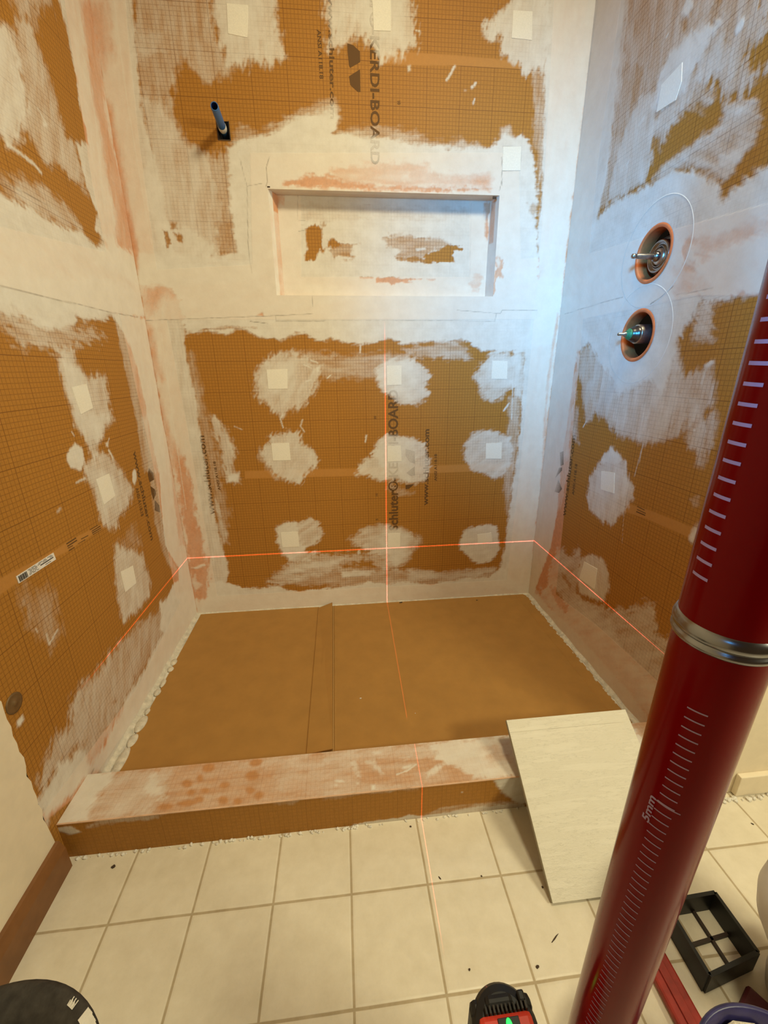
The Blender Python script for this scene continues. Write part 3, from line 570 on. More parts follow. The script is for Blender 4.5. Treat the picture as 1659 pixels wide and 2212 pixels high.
BOARD = (.385, .166, .021)
BOARD_D = (.125, .040, .006)
SALMON = (.62, .295, .15)
MORTAR = (.76, .715, .64)
MORTAR_D = (.66, .61, .535)
def board_material(name, u, v, grid=True):
    """u, v: axes (0 x, 1 y, 2 z) of the printed grid. Attribute wear = mortar and edge highlights, strip, unprinted, crease."""
    t = NT(name); c = t.coord()
    at = t.n('ShaderNodeAttribute', attribute_name='wear')
    sc = t.n('ShaderNodeSeparateColor'); t.l(at.outputs['Color'], sc.inputs[0])
    cov, band, plain = sc.outputs[0], sc.outputs[1], sc.outputs[2]
    crease = at.outputs['Alpha']
    fine = t.noise(c, 420, 3, .7); mid = t.noise(c, 90, 4, .65); big = t.noise(c, 9, 3, .5)
    # board
    bcol = t.mix(t.mapr(mid, .3, .7), tuple(x * .90 for x in BOARD), tuple(x * 1.10 for x in BOARD))
    bcol = t.mix(t.mapr(fine, .35, .75, 0, .22), bcol, (.62, .31, .10))
    wob = t.math('MULTIPLY', t.math('SUBTRACT', t.noise(c, 14, 2), .5), .0022)
    xs = t.sep(c)
    a = t.math('ADD', xs[u], wob); b = t.math('ADD', xs[v], wob)
    def lines(x, pitch, w0, w1):
        p = t.math('PINGPONG', x, pitch / 2); return t.mapr(p, w0, w1, 1., 0., True)
    g = t.math('MAXIMUM', lines(a, .01, .0003, .0010), lines(b, .01, .0003, .0010))
    h = t.math('MAXIMUM', lines(a, .1, .0004, .0012), lines(b, .1, .0004, .0012))
    g = t.math('MAXIMUM', t.math('MULTIPLY', g, t.mapr(mid, .35, .65, .45, .9)), h)
    noplain = t.math('MULTIPLY', t.math('SUBTRACT', 1., plain), t.math('SUBTRACT', 1., band))
    g = t.math('MULTIPLY', g, noplain)
    bcol = t.mix(t.math('MULTIPLY', g, .72 if grid else .3), bcol, BOARD_D)
    bcol = t.mix(t.math('MULTIPLY', plain, .35), bcol, (.60, .29, .09))
    scol = t.mix(t.mapr(mid, .3, .7), tuple(x * .88 for x in SALMON), tuple(min(1, x * 1.1) for x in SALMON))
    base = t.mix(band, bcol, scol)
    # mortar skim: breaks up where it is thin
    one = t.math('SUBTRACT', 1., cov)
    amt = t.math('MULTIPLY', t.math('MULTIPLY', cov, one), 2.0)
    sp = t.scale(c, (1, 1, 1)); n1 = t.math('SUBTRACT', t.noise(sp, 260, 4, .75), .5)
    n2 = t.math('SUBTRACT', t.noise(c, 55, 4, .7), .5)
    n = t.math('ADD', t.math('MULTIPLY', n1, .8), t.math('MULTIPLY', n2, .55))
    # the weave of the fleece shows through as a grid in thin mortar
    al = t.math('ADD', cov, t.math('MULTIPLY', n, amt))
    al = t.math('SUBTRACT', al, t.math('MULTIPLY', g, t.math('MULTIPLY', amt, .45)), clamp=True)
    mcol = t.mix(t.mapr(t.noise(c, 24, 5, .65), .32, .68), MORTAR_D, MORTAR)
    mcol = t.mix(t.mapr(fine, .45, .8, 0, .25), mcol, (.56, .51, .44))
    mcol = t.mix(t.math('MULTIPLY', band, .38), mcol, (.80, .69, .57))
    col = t.mix(al, base, mcol)
    col = t.mix(crease, col, (.10, .07, .045))
    t.fin(col, t.mapr(al, 0, 1, .62, .82), 0, .3)
    hh = t.math('ADD', t.math('MULTIPLY', cov, 1.0), t.math('MULTIPLY', band, .35))
    hh = t.math('ADD', hh, t.math('MULTIPLY', mid, .30)); hh = t.math('ADD', hh, t.math('MULTIPLY', fine, .12))
    hh = t.math('SUBTRACT', hh, t.math('MULTIPLY', crease, .8))
    t.bump(hh, .55, .0016)
    return t.m
M_back = board_material('shower_board_back', 0, 2)
M_curb = board_material('curb_board', 0, 2, False)
M_side = board_material('shower_board_side', 1, 2)
M_top = board_material('curb_membrane', 0, 1)
M_mortar = simple('mortar', MORTAR, .85, var=.08, sc=60, bump=.6, bd=.002)
M_patch = simple('pale_patch_fleece', (.80, .745, .64), .85, var=.05, sc=300, bump=.3)  # cream fleece of the square cover pieces
M_salmon = simple('orange_fleece', (.62, .24, .09), .7, var=.12, sc=120, bump=.3)
M_collar = simple('orange_seal_collar', (.62, .165, .05), .55, var=.15, sc=60)
M_card = simple('cardboard', (.36, .178, .040), .8, var=.07, sc=18, bump=.15)
M_cardedge = simple('cardboard_edge', (.42, .23, .07), .85, var=.1, sc=200)
M_paint = simple('cream_wall_paint', (.80, .69, .52), .75, var=.04, sc=30, bump=.25, bd=.002)
M_brown = simple('brown_baseboard_wood', (.21, .088, .028), .45, var=.25, sc=12)
M_ceil = simple('ceiling_paint', (.75, .70, .62), .9, var=.03)
M_black = simple('black_plastic', (.008, .007, .007), .45, var=.3, sc=60)
M_dust = simple('dusty_black_plastic', (.035, .030, .026), .6, var=.5, sc=70, bump=.3)
M_dark = simple('dark_crumb', (.06, .035, .02), .9)
M_red = simple('glossy_red_paint', (.17, .0010, .0018), .17, spec=.10, var=.06, sc=6)
M_redbar = simple('worn_red_metal', (.32, .030, .020), .35, var=.35, sc=30)
M_redplastic = simple('red_laser_housing', (.62, .045, .022), .4, var=.05)
M_chrome = simple('brushed_chrome', (.26, .26, .28), .25, 1.0, var=.1, sc=80)
M_steel = simple('worn_brass_and_steel', (.36, .33, .29), .33, .95, var=.3, sc=90, bump=.2)
M_darksteel = simple('dark_steel', (.10, .09, .085), .3, .9, var=.3, sc=50)
M_green = simple('green_oxidised_metal', (.03, .20, .09), .5, .2, var=.4, sc=200)
M_tick = simple('lavender_white_print', (.36, .26, .46), .6, var=.05)
M_blue = simple('blue_pex_pipe', (.04, .13, .34), .35, var=.1)
M_bluein = simple('dark_blue_bore', (.005, .02, .12), .5)
M_navy = simple('navy_bucket_plastic', (.035, .03, .11), .35, var=.3, sc=40)
M_powder = simple('white_powder', (.70, .62, .50), .95, var=.15, sc=60, bump=1, bd=.006)
M_white = simple('white_plastic', (.60, .56, .52), .4, var=.04)
M_maroon = simple('maroon_plastic', (.10, .018, .025), .4, var=.2)
M_sticker = simple('white_sticker', (.78, .74, .70), .5, var=.03)
M_ink = simple('black_ink', (.05, .045, .04), .6)
M_led = simple('green_led', (.02, .5, .05), .3, emis=((.02, 1.0, .08), 2.5))
M_pan = simple('grey_mortar_edge', (.60, .54, .44), .9, var=.2, sc=60, bump=1, bd=.004)
M_washer = simple('brown_metal_washer', (.20, .12, .05), .5, .4, var=.2)

# ------------------------------------------------------------------ mortar fields
def vnoise(x, y, seed):
    xi = np.floor(x).astype(np.int64); yi = np.floor(y).astype(np.int64)
    fx = x - xi; fy = y - yi; fx = fx * fx * (3 - 2 * fx); fy = fy * fy * (3 - 2 * fy)
    def h(a, b):
        k = (a * 374761393 + b * 668265263 + seed * 974634777) & 0xffffffff
        k = ((k ^ (k >> 13)) * 1274126177) & 0xffffffff
        return ((k ^ (k >> 16)) & 0xffff) / 32767.5 - 1
    return (h(xi, yi) * (1 - fx) + h(xi + 1, yi) * fx) * (1 - fy) + (h(xi, yi + 1) * (1 - fx) + h(xi + 1, yi + 1) * fx) * fy
def seg_dist(X, Y, a, b):
    dx, dy = b[0] - a[0], b[1] - a[1]; L = dx * dx + dy * dy + 1e-9
    t = np.clip(((X - a[0]) * dx + (Y - a[1]) * dy) / L, 0, 1)
    return np.hypot(X - a[0] - t * dx, Y - a[1] - t * dy), t
def field(plane, us, vs):
    """us, vs in metres -> array (len(vs), len(us), 4)"""
    U = us * 1000; V = vs * 1000
    A = np.zeros((len(V), len(U), 4), np.float32)
    for k, (pl, kind, op, soft, amp, ang, pts) in enumerate(PATCHES):
        if pl != plane: continue
        P = np.array(pts, float); m = soft + amp + 3
        i0, i1 = np.searchsorted(U, [P[:, 0].min() - m, P[:, 0].max() + m])
        j0, j1 = np.searchsorted(V, [P[:, 1].min() - m, P[:, 1].max() + m])
        if i1 <= i0 or j1 <= j0: continue
        X, Y = np.meshgrid(U[i0:i1], V[j0:j1]); sub = A[j0:j1, i0:i1]
        if kind in 'lh':
            d = np.full(X.shape, 1e9)
            for a, b in zip(P, P[1:]): d = np.minimum(d, seg_dist(X, Y, a, b)[0])
            if kind == 'l':
                sub[..., 3] = np.maximum(sub[..., 3], op * np.clip(1.4 - d / soft * .9, 0, 1) * (vnoise(X / 9, Y / 9, k) * .5 + .8).clip(0, 1))
            else:  # pale strokes, some of them painted edge highlights, added to the mortar mask
                n = vnoise(X / 3, Y / 3, k)
                q = op * np.clip(1.3 - d / soft * 1.3 + .4 * n, 0, 1)
                sub[..., 0] = 1 - (1 - sub[..., 0]) * (1 - q)
            continue
        d = np.full(X.shape, 1e9); ins = np.zeros(X.shape, bool)
        for a, b in zip(P, np.roll(P, -1, 0)):
            d = np.minimum(d, seg_dist(X, Y, a, b)[0])
            if a[1] != b[1]:
                c = ((a[1] > Y) != (b[1] > Y)) & (X < (b[0] - a[0]) * (Y - a[1]) / (b[1] - a[1]) + a[0]); ins ^= c
        sd = np.where(ins, d, -d)
        if kind in 'bn':
            q = op * np.clip(.5 + sd / max(soft, 1) * .5, 0, 1)
            ch = 1 if kind == 'b' else 2
            sub[..., ch] = np.maximum(sub[..., ch], q); continue
        r = math.radians(ang); al = X * math.cos(r) + Y * math.sin(r); ac = -X * math.sin(r) + Y * math.cos(r)
        n = .45 * vnoise(al / 26, ac / 6, k) + .45 * vnoise(al / 16, ac / 11, k + 50) + .3 * vnoise(X / 5, Y / 5, k + 90) + .15 * vnoise(al / 22, ac / 3, k + 31)
        soft2 = soft * 1.35 + 1
        q = np.clip(.5 + (sd + amp * n) / (2 * soft2), 0, 1); q = q * q * (3 - 2 * q)
        n2 = .6 * vnoise(al / 60, ac / 14, k + 7) + .3 * vnoise(al / 26, ac / 6, k + 17)
        q = q * np.clip(op * (1 + (1 - op) * 1.1 * n2) , 0, 1)
        if kind == 'c': sub[..., 0] = 1 - (1 - sub[..., 0]) * (1 - q)
        else: sub[..., 0] = sub[..., 0] * (1 - q)
    return A
FIELDS = {}
def axis(lo, hi, step, snaps=()):
    a = np.linspace(lo, hi, int(round((hi - lo) / step)) + 1)
    for s in snaps:
        a[np.abs(a - s).argmin()] = s
    return a
def board(name, plane, us, vs, place, mat, parent=None, skip=None, flip=False):
    A = field(plane, us, vs); FIELDS[plane] = (us, vs, A)
    nu, nv = len(us), len(vs)
    Ug, Vg = np.meshgrid(us, vs)
    co = place(Ug, Vg).reshape(-1, 3)
    idx = np.arange(nu * nv).reshape(nv, nu)
    q = np.stack([idx[:-1, :-1], idx[:-1, 1:], idx[1:, 1:], idx[1:, :-1]], -1)
    if flip: q = q[..., ::-1]
    if skip is not None:
        cu = (us[:-1] + us[1:]) / 2; cv = (vs[:-1] + vs[1:]) / 2
        CU, CV = np.meshgrid(cu, cv); q = q[~skip(CU, CV)]
    q = q.reshape(-1, 4)
    me = bpy.data.meshes.new(name)
    me.vertices.add(len(co)); me.vertices.foreach_set('co', co.astype(np.float32).ravel())
    me.loops.add(q.size); me.loops.foreach_set('vertex_index', q.ravel().astype(np.int32))
    me.polygons.add(len(q)); me.polygons.foreach_set('loop_start', (np.arange(len(q)) * 4).astype(np.int32))
    me.update(calc_edges=True)
    at = me.attributes.new('wear', 'FLOAT_COLOR', 'POINT'); at.data.foreach_set('color', A.reshape(-1))
    return link_mesh(name, me, mat, parent)
def sample(plane, u, v):
    us, vs, A = FIELDS[plane]
    i = min(max(np.abs(us - u).argmin(), 0), len(us) - 1); j = min(max(np.abs(vs - v).argmin(), 0), len(vs) - 1)
    return float(A[j, i, 0])

# ------------------------------------------------------------------ the alcove walls
in_niche = lambda u, v: (u > NX0) & (u < NX1) & (v > NZ0) & (v < NZ1)
PIPE_X, PIPE_Z = 0.3063, 1.6311
in_pipe = lambda u, v: (np.abs(u - PIPE_X - .0015) < .0165) & (v > PIPE_Z - .026) & (v < PIPE_Z + .016)
STEP = .0025
wall_back = board('wall_back', 'B', axis(0, W, STEP, (NX0, NX1)), axis(0, ZTOP, STEP, (NZ0, NZ1)),
                  lambda u, v: np.stack([u, v * 0, v], -1), M_back, skip=lambda u, v: in_niche(u, v) | in_pipe(u, v))
tag(wall_back, 'orange grid-printed shower board with mortar patches at the back of the shower', kind='structure')
HOLES = [(-.437, 1.228), (-.429, 1.045)]; HR = .058
def in_hole(u, v):
    m = np.zeros(u.shape, bool)
    for a, b in HOLES: m |= np.hypot(u - a, v - b) < HR
    return m
wall_left = board('wall_left', 'L', axis(YE, 0, STEP), axis(0, ZTOP, STEP),
                  lambda u, v: np.stack([u * 0, u, v], -1), M_side)
tag(wall_left, 'orange grid-printed shower board on the left', kind='structure')
wall_right = board('wall_right', 'R', axis(YE, 0, STEP), axis(0, ZTOP, STEP),
                   lambda u, v: np.stack([u * 0 + W, u, v], -1), M_side, skip=in_hole, flip=True)
tag(wall_right, 'orange grid-printed shower board on the right with two valve holes', kind='structure')

# niche set into the back wall: back sheet with slightly flared sides
bx0, bx1, bz0, bz1 = NX0 + .020, NX1 - .012, NZ0 + .0075, NZ1 + .002
nb = board('niche_back', 'N', axis(bx0, bx1, STEP), axis(bz0, bz1, STEP),
           lambda u, v: np.stack([u, v * 0 + ND, v], -1), M_back, wall_back)
def niche_face(name, pts, patchy):
    """quad with its own mortar mask"""
    n1, n2 = 60, 12
    P = [Vector(p) for p in pts]; co = []; A = []
    for j in range(n2 + 1):
        for i in range(n1 + 1):
            s, t_ = i / n1, j / n2
            co.append(P[0].lerp(P[1], s).lerp(P[3].lerp(P[2], s), t_)); A.append(patchy(s, t_))
    f = [(j * (n1 + 1) + i, j * (n1 + 1) + i + 1, (j + 1) * (n1 + 1) + i + 1, (j + 1) * (n1 + 1) + i) for j in range(n2) for i in range(n1)]
    me = bpy.data.meshes.new(name); me.from_pydata(co, [], f)
    at = me.attributes.new('wear', 'FLOAT_COLOR', 'POINT')
    at.data.foreach_set('color', np.array([(a, 1, 0, 0) for a in A], np.float32).ravel())
    return link_mesh(name, me, M_back, wall_back)
nz = lambda s, t_, k: float(vnoise(np.array([s]), np.array([t_]), k)[0])
niche_face('niche_ceiling', [(NX0, 0, NZ1), (NX1, 0, NZ1), (bx1, ND, bz1), (bx0, ND, bz1)], lambda s, t_: .86 + .12 * nz(s * 9, t_ * 3, 3))
niche_face('niche_sill', [(bx0, ND, bz0), (bx1, ND, bz0), (NX1, 0, NZ0), (NX0, 0, NZ0)], lambda s, t_: .95)
niche_face('niche_side', [(NX0, 0, NZ0), (NX0, 0, NZ1), (bx0, ND, bz1), (bx0, ND, bz0)],
           lambda s, t_: max(0, min(1, (.95 if t_ < .5 else .55) - (.6 if s > .82 and t_ > .45 else 0) + .18 * nz(s * 12, t_ * 2, 5))))
niche_face('niche_side', [(bx1, ND, bz0), (bx1, ND, bz1), (NX1, 0, NZ1), (NX1, 0, NZ0)],
           lambda s, t_: max(0, min(1, .93 - (.6 if s > .55 and abs(t_ - .4) < .25 else 0) + .1 * nz(s * 10, t_ * 3, 8))))
# small dark gaps where the niche collar ends
for (x, z, w, h) in ((NX0 - .001, NZ1 + .003, .008, .0035), (NX1 - .022, NZ1 - .010, .012, .007)):
    obj('niche_gap', mbox((x, -.0006, z), (x + w, .001, z + h)), M_dark, wall_back)

PLACE = {'B': lambda u, v, d: Vector((u, -d, v)), 'L': lambda u, v, d: Vector((d, u, v)),
         'R': lambda u, v, d: Vector((W - d, u, v)), 'N': lambda u, v, d: Vector((u, ND - d, v))}
WALLS = {'B': wall_back, 'L': wall_left, 'R': wall_right}

# square cover pieces, raised by half a millimetre
for pl, pts in SQUARES:
    bm = bmesh.new(); th = .0009
    lo = [bm.verts.new(PLACE[pl](p[0] / 1000, p[1] / 1000, 0)) for p in pts]
    hi = [bm.verts.new(PLACE[pl](p[0] / 1000, p[1] / 1000, th)) for p in pts]
    bm.faces.new(hi)
    for i in range(4):
        j = (i + 1) % 4; bm.faces.new((lo[i], lo[j], hi[j], hi[i]))
    bmesh.ops.recalc_face_normals(bm, faces=bm.faces)
    obj('cover_patch', bm, M_patch, WALLS[pl])

# printing on the boards, half hidden where mortar lies over it
def ink_material():
    t = NT('board_printing_ink')
    at = t.n('ShaderNodeAttribute', attribute_name='wear')
    sc = t.n('ShaderNodeSeparateColor'); t.l(at.outputs['Color'], sc.inputs[0])
    c = t.coord(); n = t.math('SUBTRACT', t.noise(c, 260, 4, .75), .5)
    f = t.math('ADD', sc.outputs[0], t.math('MULTIPLY', n, .5), clamp=True)
    k = t.mapr(f, .3, 1., 0., .93)
    t.fin(t.mix(k, (.13, .062, .018), (.66, .60, .52)), .75, 0, .3)
    return t.m
M_print = ink_material()
def printing(name, verts, faces, pl, parent):
    me = bpy.data.meshes.new(name)
    co = [PLACE[pl](u, v, .0004) for u, v in verts]
    me.from_pydata(co, [], faces)
    at = me.attributes.new('wear', 'FLOAT_COLOR', 'POINT')
    at.data.foreach_set('color', np.array([(sample(pl, u, v), 0, 0, 0) for u, v in verts], np.float32).ravel())
    return link_mesh(name, me, M_print, parent)
def text_mesh(s):
    cu = bpy.data.curves.new('t', 'FONT'); cu.body = s; cu.resolution_u = 3; cu.offset = .024
    ob = bpy.data.objects.new('t', cu); COL.objects.link(ob)
    dg = bpy.context.evaluated_depsgraph_get()
    me = bpy.data.meshes.new_from_object(ob.evaluated_get(dg))
    vs = [(v.co.x, v.co.y) for v in me.vertices]; fs = [tuple(p.vertices) for p in me.polygons]
    bpy.data.objects.remove(ob); bpy.data.meshes.remove(me)
    return vs, fs
CAP = .729
for it in PRINTING:
    pl = it[0]
    if it[1] is None:
        pts = [(p[0] / 1000, p[1] / 1000) for p in it[2]]
        me = printing('printed_mark', pts, [tuple(range(len(pts)))], pl, WALLS[pl])
        continue
    s = it[1]; p0, p1, p2 = [Vector((p[0] / 1000, p[1] / 1000)) for p in it[2:5]]
    vs, fs = text_mesh(s)
    w = max(v[0] for v in vs); ax_ = (p1 - p0) / w
    n_ = Vector((-ax_.y, ax_.x)).normalized(); h_ = (p2 - p0).dot(n_)
    up_ = n_ * (h_ / CAP if any(ch.isupper() or ch.isdigit() for ch in s) else h_ / .76)
    uv = [tuple(p0 + ax_ * x + up_ * y) for x, y in vs]
    printing('printed_lettering', uv, fs, pl, WALLS[pl])

# board edge washer with screw, barcode sticker on the left wall
def on_left(y, z, d=0): return Vector((d, y, z))
bm = bmesh.new(); lathe(bm, [(.0001, .003), (.004, .003), (.005, .0012), (.015, .0018), (.019, .0012), (.019, 0)], 28, frame_to(on_left(-0.8618, 0.4019), (1, 0, 0)))
obj('screw_washer', bm, M_washer, wall_left, True)
SB = [Vector((.0012, a / 1000, b / 1000)) for a, b in [[-773.3, 611.8], [-666.8, 612.1], [-665.0, 595.9], [-772.7, 596.9]]]
st = empty('barcode_sticker', tuple(SB[0]), 'narrow white barcode sticker on the lower left shower board', 'sticker')
def sub_quad(s0, s1, t0, t1, d):
    def f(s, t_): return SB[0].lerp(SB[1], s).lerp(SB[3].lerp(SB[2], s), t_) + Vector((d, 0, 0))
    return [f(s0, t0), f(s1, t0), f(s1, t1), f(s0, t1)]
def quads(name, L, mat, parent, d=.0003):
    bm = bmesh.new()
    for q in L: bm.faces.new([bm.verts.new(p) for p in sub_quad(*q, d)])
    return obj(name, bm, mat, parent)
bm = bmesh.new()
a_ = [bm.verts.new(p) for p in sub_quad(0, 1, 0, 1, 0)]; b_ = [bm.verts.new(p - Vector((.0010, 0, 0))) for p in sub_quad(0, 1, 0, 1, 0)]
bm.faces.new(a_); [bm.faces.new((b_[i], b_[(i + 1) % 4], a_[(i + 1) % 4], a_[i])) for i in range(4)]
bmesh.ops.recalc_face_normals(bm, faces=bm.faces); obj('paper', bm, M_sticker, st)
bars = [(x, x + w, .12, .9) for x, w in ((.03, .022), (.057, .012), (.075, .028), (.11, .014), (.13, .030), (.166, .012), (.184, .026), (.218, .018))]
quads('barcode', bars, M_ink, st)
rows = []
for t0, sgs in ((.10, [(.27, .34), (.36, .47), (.55, .66), (.68, .76), (.80, .93)]), (.26, [(.30, .42), (.44, .50), (.52, .60), (.66, .78), (.86, .95)]),
                (.42, [(.30, .36), (.38, .50)]), (.44, [(.58, .95)]), (.60, [(.28, .40), (.42, .48)]), (.76, [(.27, .33), (.36, .44), (.47, .52), (.70, .86)])):
    for a0, a1 in sgs: rows.append((a0, a1, t0, t0 + (.14 if a1 - a0 > .3 else .07)))
quads('small_print', rows, M_ink, st)

# ------------------------------------------------------------------ valve holes, collars and valves
for k, (hy, hz) in enumerate(HOLES):
    M = frame_to((W, hy, hz), (1, 0, 0))
    bm = bmesh.new()
    lathe(bm, [(HR + .006, -.0012), (HR + .004, -.0030), (HR - .0005, -.0030), (HR - .003, -.001), (HR - .003, .0), (HR - .0035, .030), (HR - .002, .031)], 64, M)
    obj('seal_collar', bm, M_collar, wall_right, True)
    # thin sealing disc under the mortar
    bm = bmesh.new(); R = .118
    lathe(bm, [(R - .001, -.0004), (R, -.0004), (R + .0007, 0)], 96, M)
    obj('disc_rim', bm, M_mortar, wall_right, True)
v1 = empty('shower_valve', (W + .05, HOLES[0][0], HOLES[0][1]), 'bare metal shower valve with long spindle in the upper round hole', 'valve')
M = frame_to((W + .016, HOLES[0][0] - .004, HOLES[0][1] - .006), (-1, 0, 0)) @ Matrix.Diagonal((1.18, 1.18, 1.0, 1))
bm = bmesh.new(); lathe(bm, [(.046, -.05), (.046, -.022), (.040, -.016), (.036, -.016), (.036, -.010), (.034, -.008)], 48, M, False)
lathe(bm, [(.001, -.009), (.036, -.009)], 48, M); obj('valve_body', bm, M_darksteel, v1, True)
bm = bmesh.new(); lathe(bm, [(.031, -.012), (.031, .006), (.029, .008), (.026, .008), (.0255, .002), (.020, .002), (.0195, .006), (.018, .006), (.0175, .0)], 48, M)
obj('bonnet_ring', bm, M_chrome, v1, True)
bm = bmesh.new(); lathe(bm, [(.017, .0), (.015, .006), (.012, .008), (.001, .008)], 40, M); obj('cartridge', bm, M_steel, v1, True)
bm = bmesh.new(); lathe(bm, [(.0095, .006), (.0095, .018), (.0065, .019), (.006, .020)], 32, M); obj('stem_nut', bm, M_chrome, v1, True)
bm = bmesh.new(); lathe(bm, [(.0055, .016), (.0055, .038), (.0048, .040), (.0048, .060), (.0038, .062), (.0038, .064), (.0048, .066), (.0044, .073), (.001, .0745)], 24, M); obj('spindle', bm, M_steel, v1, True)
bm = bmesh.new(); lathe(bm, [(.017, 0), (.017, .05), (.021, .05), (.021, .062), (.014, .064), (.014, .12)], 32, frame_to((W + .045, HOLES[0][0] - .012, HOLES[0][1] + .022), (0, -.25, 1), (1, 0, 0)))
obj('supply_pipe', bm, M_steel, v1, True)
bm = bmesh.new(); lathe(bm, [(.016, 0), (.016, .045), (.022, .047), (.022, .062), (.012, .066), (.012, .11)], 6, frame_to((W + .045, HOLES[0][0] + .004, HOLES[0][1] - .022), (0, .12, -1), (1, 0, 0)))
obj('supply_nut', bm, M_steel, v1)
v2 = empty('shower_valve', (W + .05, HOLES[1][0], HOLES[1][1]), 'barrel-shaped metal shower valve with green corroded tip in the lower hole', 'valve')
M = frame_to((W + .045, HOLES[1][0] - .004, HOLES[1][1] + .003), (-1, .02, 0))
bm = bmesh.new(); lathe(bm, [(.0235, -.03), (.0235, .050), (.0225, .052), (.0195, .052)], 48, M); obj('valve_barrel', bm, M_darksteel if False else M_steel, v2, True)
bm = bmesh.new(); lathe(bm, [(.0200, .048), (.0200, .058), (.0165, .059), (.0165, .065), (.0150, .066), (.0150, .069), (.0125, .070)], 40, M); obj('packing_nut', bm, M_darksteel, v2, True)
bm = bmesh.new(); lathe(bm, [(.0130, .066), (.0135, .072), (.0110, .075), (.0080, .076), (.0070, .080), (.001, .081)], 32, M); obj('corroded_ring', bm, M_green, v2, True)
bm = bmesh.new(); lathe(bm, [(.0060, .076), (.0060, .084), (.0034, .087), (.0034, .100), (.0026, .101), (.001, .101)], 24, M); obj('spindle', bm, M_steel, v2, True)
bm = bmesh.new(); lathe(bm, [(.012, 0), (.012, .12)], 28, frame_to((W + .05, HOLES[1][0] - .012, HOLES[1][1] - .01), (-.1, -.1, -1), (1, 0, 0))); obj('supply_pipe', bm, M_steel, v2, True)

# ------------------------------------------------------------------ blue pipe out of the back wall
pp = empty('water_pipe', (PIPE_X, 0, PIPE_Z), 'blue plastic water pipe sticking out of the back wall, upper left', 'pipe')
PD = Vector((0.0507, -0.9985, 0.0205)); PLEN = 0.103
M = frame_to(Vector((PIPE_X, 0, PIPE_Z)) - PD * .05, PD)
bm = bmesh.new(); lathe(bm, [(.0105, 0), (.0105, PLEN + .047), (.0100, PLEN + .05), (.0083, PLEN + .05), (.0083, PLEN - .02)], 32, M); obj('pipe_wall', bm, M_blue, pp, True)
bm = bmesh.new(); lathe(bm, [(.0083, PLEN + .0499), (.0080, PLEN), (.001, PLEN - .01)], 32, M); obj('pipe_bore', bm, M_bluein, pp, True)
bm = bmesh.new(); lathe(bm, [(.0108, .044), (.0115, .050), (.0113, .062), (.0108, .064)], 32, M); obj('mortar_smear', bm, M_mortar, pp, True)
bm = bmesh.new()
for lo, hi in (((PIPE_X - .017, -.001, PIPE_Z - .028), (PIPE_X - .0145, .03, PIPE_Z + .017)), ((PIPE_X + .0175, -.001, PIPE_Z - .028), (PIPE_X + .02, .03, PIPE_Z + .017)),
               ((PIPE_X - .015, -.001, PIPE_Z - .029), (PIPE_X + .018, .03, PIPE_Z - .0265))): box(bm, lo, hi)
obj('hole_edge', bm, M_dark, wall_back)

# ------------------------------------------------------------------ room around
flr = NT('floor_tiles')
def floor_mat():
    t = flr; c = t.coord(); xs = t.sep(c)
    wob = t.math('MULTIPLY', t.math('SUBTRACT', t.noise(c, 6, 2), .5), .003)
    gx = t.math('PINGPONG', t.math('ADD', t.math('SUBTRACT', xs[0], .1427), wob), .075)
    gy = t.math('PINGPONG', t.math('ADD', t.math('ADD', xs[1], .9958), wob), .078)
    d = t.math('MINIMUM', gx, gy)
    gr = t.mapr(d, .0014, .0028, 1., 0., True)
    n = t.noise(c, 28, 5, .65); n2 = t.noise(c, 4, 3, .5); f = t.noise(c, 300, 3, .7)
    tile = t.mix(t.mapr(n, .3, .7), (.70, .62, .48), (.79, .71, .57))
    tile = t.mix(t.mapr(f, .55, .8, 0, .15), tile, (.5, .43, .33))
    tile = t.mix(t.mapr(n2, .55, .75, 0, .18), tile, (.60, .52, .41))
    gcol = t.mix(t.mapr(n, .3, .7), (.40, .31, .19), (.52, .42, .28))
    col = t.mix(gr, tile, gcol)
    t.fin(col, t.mapr(gr, 0, 1, .32, .9), 0, .4)
    h = t.math('ADD', t.math('MULTIPLY', t.mapr(d, .0015, .006, 0., 1., True), 1.), t.math('MULTIPLY', n, .15))
    t.bump(h, .35, .0012)
    return t.m
M_floor = floor_mat()
bm = bmesh.new(); box(bm, (-.1, -2.7, -.05), (2.8, 0.08, 0)); f_ = obj('floor', bm, M_floor)
tag(f_, 'cream square floor tiles with tan grout', kind='structure')
c_ = obj('ceiling', mbox((-.1, -2.7, ZTOP), (2.8, .08, ZTOP + .05)), M_ceil); tag(c_, kind='structure')
def drywall(name, bm, **k):
    o = obj(name, bm, M_paint); tag(o, kind='structure', **k); return o
# left room wall, ragged where it meets the board
bm = bmesh.new(); n = 130; P0 = []; P1 = []
for i in range(n + 1):
    z = ZTOP * i / n
    e = YE - .001 + .0035 * math.sin(i * 1.9) * math.sin(i * .7) - .004 * (random.random() < .15)
    P0.append(bm.verts.new((.004, e, z))); P1.append(bm.verts.new((.004, -2.7, z)))
P2 = [bm.verts.new((-.01, v.co.y, v.co.z)) for v in P0]
for i in range(n):
    bm.faces.new((P1[i], P0[i], P0[i + 1], P1[i + 1])); bm.faces.new((P0[i], P2[i], P2[i + 1], P0[i + 1]))
bmesh.ops.recalc_face_normals(bm, faces=bm.faces)
drywall('wall_left_room', bm, label='cream painted drywall left of the shower opening')
M_room_shade = simple('unlit_room_shade', (.11, .075, .05), .8)  # unseen walls coloured dark as an unlit room, dimming pole reflections and floor
for nm, a_, b_ in (('wall_front', (-.1, -2.75, 0), (2.8, -2.7, ZTOP)), ('wall_right_room', (2.75, -2.7, 0), (2.8, .08, ZTOP))):
    tag(obj(nm, mbox(a_, b_), M_room_shade), kind='structure')
